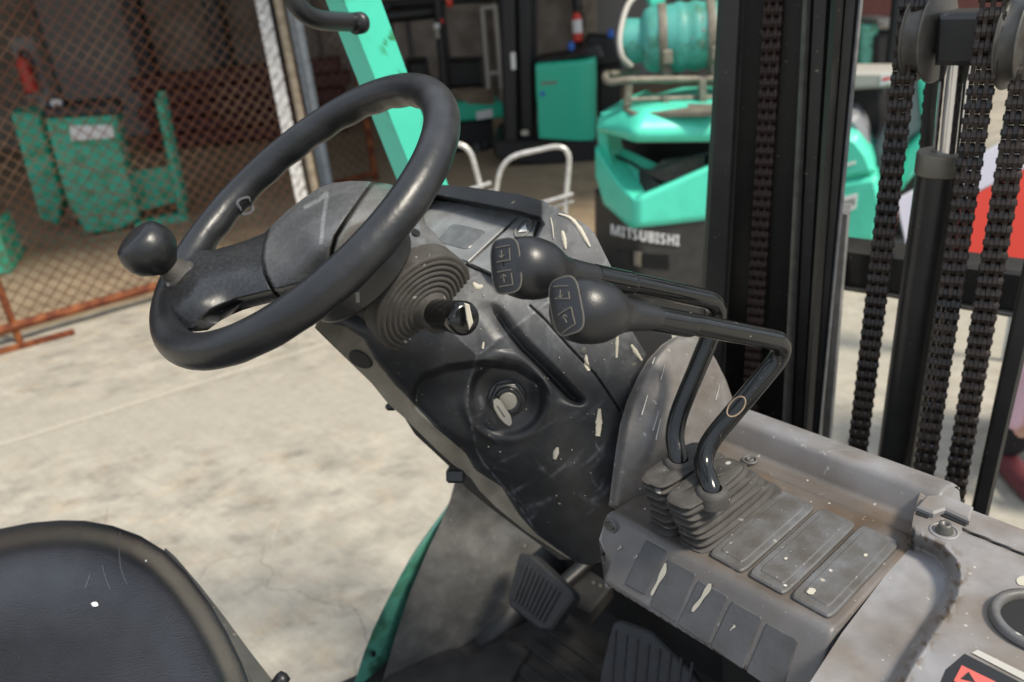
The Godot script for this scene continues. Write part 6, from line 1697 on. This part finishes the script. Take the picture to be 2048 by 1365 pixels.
func seat() -> void:
	var top := [Vector2(-120, 1096), Vector2(0, 1058), Vector2(60, 1046), Vector2(120, 1041), Vector2(170, 1042), Vector2(225, 1052), Vector2(280, 1072), Vector2(330, 1103), Vector2(375, 1148), Vector2(420, 1208), Vector2(455, 1268), Vector2(485, 1330), Vector2(505, 1385), Vector2(520, 1440)]
	var pos := func(x: float, y: float) -> Vector3:
		var e := dist(x, y, top)
		var u := 1.045 - 0.05 * pow(1.0 - ss(0.0, 1.0, minf(1.0, e / 74.0)), 2.4) + 0.003 * exp(-pow((e - 80.0) / 42.0, 2.0))
		u -= 0.02 * exp(-pow((x - 60.0) / 160.0, 2.0) - pow((y - 1240.0) / 130.0, 2.0))
		return onu(x, y, u)
	var dn := FastNoiseLite.new(); dn.seed = 71; dn.frequency = 0.01
	var S := put("seat_cushion", skin(-120, 520, top, [Vector2(-120, 1444), Vector2(520, 1446)], 200, 130, pos, func(x, y): return Color(1, 1, 1) * (0.92 + 0.1 * dn.get_noise_2d(x, y)), -UP * 0.07 + TF * 0.01, true), "vinyl", FK)
	var sm := MB.new()
	for q in [[190, 1211, 8, 5], [292, 1124, 2, 1.5]]:
		if q[2] == 0: continue
		var pl := []
		for k in 9:
			var a := TAU * k / 9.0
			var p: Vector3 = pos.call(q[0] + cos(a) * q[2] * (0.8 + 0.3 * (k % 2)), q[1] + sin(a) * q[3])
			pl.append(p + UP * 0.0012)
		sm.face(pl, UP, Color.WHITE)
	put("paint_spot", sm, "white_paint", S).set_meta("kind", "stuff")
	var sc := MB.new()
	for l in [[Vector2(240, 1066), Vector2(238, 1100), Vector2(242, 1140), Vector2(254, 1170)], [Vector2(204, 1132), Vector2(212, 1160), Vector2(220, 1180)], [Vector2(180, 1150), Vector2(170, 1178)]]:
		var pts := []
		for p in curve(l, 5): pts.append((pos.call(p.x, p.y) as Vector3) + UP * 0.0003)
		sc.tube(pts, 0.0006, 5)
	put("scratch", sc, "scuff", S).set_meta("kind", "stuff")
	# grey pan under the cushion
	var lo := [Vector2(330, 1096), Vector2(352, 1116), Vector2(400, 1172), Vector2(450, 1236), Vector2(500, 1304), Vector2(545, 1362), Vector2(600, 1440)]
	var hi := [Vector2(330, 1104), Vector2(375, 1150), Vector2(420, 1212), Vector2(455, 1272), Vector2(485, 1334), Vector2(520, 1446), Vector2(600, 1450)]
	put("seat_pan", skin(330, 590, lo, hi, 50, 12, func(x, y): return onu(x, y, 0.985 - 0.0003 * (x - 330.0)), func(x, y): return grey(0.085 + 0.02 * dn.get_noise_2d(x, y), 0.03), -UP * 0.05 - TF * 0.04, true), "console_plastic", FK)
	turned("seat_lever_knob", FK, "black_plastic", onu(558, 1366, 0.93), (TF + UP * 0.5).normalized(), [Vector2(-0.01, 0.007), Vector2(0.004, 0.0085), Vector2(0.01, 0.007), Vector2(0.012, 0)], 16)

# ---------- front pillar ----------
func pillar() -> void:
	var r := -1.06
	var P := func(x: float, y: float, rr: float) -> Vector3: return onr(x, y, rr)
	# front: main face between two edges; side: narrow face to its left
	var mb := MB.new()
	var a0 := onr(664, -60, r); var a1 := onr(842, 388, r); var b0 := onr(740, -60, r); var b1 := onr(914, 420, r)
	a1 = a0 + (a1 - a0) * 1.6; b1 = b0 + (b1 - b0) * 1.6
	var back := -TR * 0.075
	var c0 := onr(627, -60, r - 0.05); var c1 := onr(805, 388, r - 0.05)
	c1 = c0 + (c1 - c0) * 1.6
	var bev := 0.006
	var dn := FastNoiseLite.new(); dn.seed = 81; dn.frequency = 22.0; dn.fractal_octaves = 4
	var mk := func(p0: Vector3, p1: Vector3, q0: Vector3, q1: Vector3) -> void:
		var pts := PackedVector3Array(); var cols := PackedColorArray()
		for j in 121:
			for i in 25:
				var p := p0.lerp(p1, j / 120.0).lerp(q0.lerp(q1, j / 120.0), i / 24.0)
				pts.append(p)
				var t := ss(0.18, 0.42, dn.get_noise_3d(p.x, p.y, p.z))
				var zone := exp(-pow((j / 120.0 - 0.24) / 0.10, 2.0)) * ss(0.35, 0.8, i / 24.0) + 0.25 * exp(-pow((j / 120.0 - 0.05) / 0.08, 2.0))
				cols.append(Color(1, 1, 1).lerp(Color(0.62, 0.42, 0.22), clampf(t * zone * 1.3, 0.0, 0.75)))
		mb.grid(pts, 25, 121, EYE, cols)
	mk.call(a0, a1, b0, b1)
	mk.call(c0, c1, a0, a1)
	mb.face([b0, b1, b1 + back, b0 + back], (b1 - b0).cross(TR).normalized() * (1.0 if (b1 - b0).cross(TR).dot(b0 - a0) > 0 else -1.0), Color.WHITE)
	mb.face([c0, c1, b1 + back, b0 + back], -TR, Color.WHITE)
	mb.face([a0, b0, b0 + back, c0], UP, Color.WHITE)
	var G := put("guard_pillar", mb, "green_paint", FK)
	# grab handle
	var h := [onr(566, -70, r + 0.03), onr(582, 8, r + 0.04), onr(606, 50, r + 0.05), onr(640, 58, r + 0.05), onr(726, 45, r + 0.018)]
	var hm := MB.new(); hm.tube(bent([h[0], h[1] + (h[2] - h[1]) * 0.75, h[4]], 0.05, 8), 0.0125, 16)
	put("grab_handle", hm, "black_plastic", G)
	turned("handle_end", G, "black_plastic", onr(719, 46, r + 0.026), (h[4] - h[3]).normalized(), [Vector2(-0.01, 0.0), Vector2(-0.01, 0.0145), Vector2(0.004, 0.0145), Vector2(0.006, 0.012), Vector2(0.006, 0.0)], 20)
	turned("handle_bolt", G, "symbol_dust", onr(722, 44, r + 0.034), (TR + UP * 0.3 - TF * 0.1).normalized(), [Vector2(0, 0.006), Vector2(0.002, 0.0055), Vector2(0.002, 0.003), Vector2(0.001, 0.0)], 12)

# ---------- mast ----------
func upright(called: String, m: String, x0: float, x1: float, y0: float, x2: float, x3: float, y1: float, f: float, deep: float, bev := 0.004) -> MeshInstance3D:
	var a := onf(x0, y0, f); var b := onf(x1, y0, f); var c := onf(x3, y1, f); var d := onf(x2, y1, f)
	# carried on above the picture and down to the axle
	if y0 < 500.0 and y1 > 850.0:
		var lo := (d - a) / (a.y - d.y) * (d.y - 0.12); var lo2 := (c - b) / (b.y - c.y) * (c.y - 0.12)
		d += lo; c += lo2
	var ua := (a - d) * 0.35; var ub := (b - c) * 0.35
	var mid := (a + c) * 0.5 - EYE; mid.y = 0.0
	return plate(called, FK, m, [a + ua, b + ub, c, d], mid.normalized() * deep, bev)

func chain(path: Array, turn: float, links: Array) -> void:
	var top: Vector3 = path[0]; var bot: Vector3 = path[1]
	var dirv := (top - bot).normalized()
	var len := (top - bot).length()
	var C := Node3D.new(); C.name = "lift_chain"; FK.add_child(C, true); C.position = bot - FK.position
	var sidev := (TR.rotated(UP, turn)); sidev = (sidev - dirv * sidev.dot(dirv)).normalized()
	var b := Basis(sidev, dirv, sidev.cross(dirv))
	var k := 0; var pitch := 0.0162
	while k * pitch < len:
		var mi := MeshInstance3D.new(); mi.name = "link"; mi.mesh = links[(k % 2) * 3 + [0, 1, 0, 1, 2, 0][rng.randi() % 6]]
		C.add_child(mi, true)
		mi.transform = Transform3D(b, dirv * k * pitch)
		k += 1

func mast() -> void:
	# channels seen from the driver's side; the far faces lie deeper
	upright("mast_rail", "mast_paint", 1437, 1488, 0, 1384, 1440, 900, 1.02, 0.10, 0.006)
	upright("mast_web", "mast_paint", 1484, 1716, 0, 1436, 1634, 900, 1.13, 0.03)
	upright("mast_flange", "mast_worn", 1606, 1622, 0, 1562, 1580, 900, 1.04, 0.10, 0.004)
	upright("mast_rail", "mast_paint", 1622, 1660, 0, 1580, 1606, 900, 1.055, 0.10, 0.004)
	upright("mast_flange", "mast_paint", 1662, 1688, 0, 1604, 1622, 900, 1.03, 0.11, 0.008)
	upright("mast_rail", "mast_paint", 1688, 1718, 0, 1622, 1636, 900, 1.05, 0.10, 0.004)
	upright("worn_lit_edge", "worn_lit_edge", 1718, 1727, 0, 1634, 1640, 900, 1.045, 0.08, 0.003)
	upright("inner_rail", "worn_lit_edge", 1668, 1690, 560, 1641, 1662, 900, 1.19, 0.05, 0.004)  # lit inner face of the rail, its light put into pale grey
	upright("right_rail", "mast_paint", 2090, 2140, 330, 1943, 1981, 1020, 1.05, 0.05, 0.004)
	# cross members of the carriage
	for q in [[497, 545, 575, 620, 1.22], ]:
		var a := onf(1640, 491, q[4]); var b := onf(2120, 556, q[4]); var c := onf(2120, 640, q[4]); var d := onf(1640, 566, q[4])
		plate("carriage_bar", FK, "mast_paint", [a, b, c, d], TF * 0.06, 0.005)
	plate("carriage_lip", FK, "mast_worn", [onf(1640, 567, 1.21), onf(2120, 643, 1.21), onf(2120, 652, 1.21), onf(1640, 574, 1.21)], TF * 0.05, 0.002)
	var ct := onf(1880, 335, 1.06); var cb := onf(1780, 1010, 1.06)
	bar("lift_cylinder", FK, "mast_paint", [ct, cb + (cb - ct) * ((cb.y - 0.12) / (ct.y - cb.y))], 0.0262, 28)
	turned("cylinder_cap", FK, "bracket", ct, (cb - ct).normalized(), [Vector2(-0.020, 0.012), Vector2(-0.0205, 0.027), Vector2(-0.018, 0.0285), Vector2(0.006, 0.0285), Vector2(0.008, 0.0265)], 32)
	var rt := onf(1914, 120, 1.06); var rbm := onf(1893, 325, 1.06)
	bar("piston_rod", FK, "chrome", [rt, rbm], 0.0168, 24)
	bar("rod_sleeve", FK, "mast_paint", [onf(1870, 150, 1.12), onf(1852, 345, 1.12)], 0.010, 10)
	var xa := onf(1872, 28, 1.03); var xb := onf(1975, 26, 1.03); var xc := onf(1968, 134, 1.03); var xd := onf(1866, 132, 1.03)
	plate("crosshead", FK, "mast_paint", [xa, xb, xc, xd], TF * 0.06, 0.006)
	for q in [[1858, 70, 0.0], [2046, 78, 0.0]]:
		var o := onf(q[0], q[1], 1.06)
		turned("chain_sheave", FK, "mast_worn", o, TR, [Vector2(-0.013, 0.0), Vector2(-0.013, 0.02), Vector2(-0.0125, 0.022), Vector2(-0.0125, 0.052), Vector2(-0.011, 0.055), Vector2(-0.009, 0.0545), Vector2(-0.008, 0.046), Vector2(0.008, 0.046), Vector2(0.009, 0.0545), Vector2(0.011, 0.055), Vector2(0.0125, 0.052), Vector2(0.0125, 0.022), Vector2(0.016, 0.02), Vector2(0.016, 0.0)], 40)
		turned("sheave_pin", FK, "bracket", o, TR, [Vector2(0.010, 0.013), Vector2(0.022, 0.013), Vector2(0.024, 0.011), Vector2(0.024, 0.0)], 20)
	# two kinds of link, taken in turn
	var links := []; var rusty := []
	for k in 2:
		var mb := MB.new()
		var slots: Array = [[[-0.0128, -0.0078], [-0.0025, 0.0025], [0.0078, 0.0128]], [[-0.0076, -0.0027], [0.0027, 0.0076]]][k]
		for sl in slots:
			var pl := []
			for s in 7: pl.append(Vector3(sl[1], 0.0081 + 0.0080 * sin(PI * s / 6.0), 0.0088 * cos(PI * s / 6.0)))
			pl.append(Vector3(sl[1], 0, -0.0066))
			for s in 7: pl.append(Vector3(sl[1], -0.0081 - 0.0080 * sin(PI * s / 6.0), -0.0088 * cos(PI * s / 6.0)))
			pl.append(Vector3(sl[1], 0, 0.0066))
			mb.slab(pl, Vector3(sl[0] - sl[1], 0, 0), 0.0007)
		if k == 0:
			for y in [-0.0081, 0.0081]: mb.tube([Vector3(-0.0142, y, 0), Vector3(0.0142, y, 0)], 0.0036, 8)
		for g in ["chain_steel", "chain_brown", "chain_greasy"]:
			var me := mb.mesh(); me.surface_set_material(0, M[g]); links.append(me)
		var me2 := mb.mesh(); me2.surface_set_material(0, M.chain_rust)
		for g in 3: rusty.append(me2)
	chain([onf(1553, -60, 1.08), onf(1497, 900, 1.08)], 0.35, rusty)
	chain([onf(1829, -20, 1.03), onf(1712, 930, 1.03)], 0.35, links)
	chain([onf(1990, -10, 1.02), onf(1840, 1000, 1.02)], 0.35, links)
	chain([onf(2050, 150, 1.03), onf(1905, 1010, 1.03)], 0.35, links)
	chain([onf(1874, 150, 1.13), onf(1857, 345, 1.13)], 0.35, links)
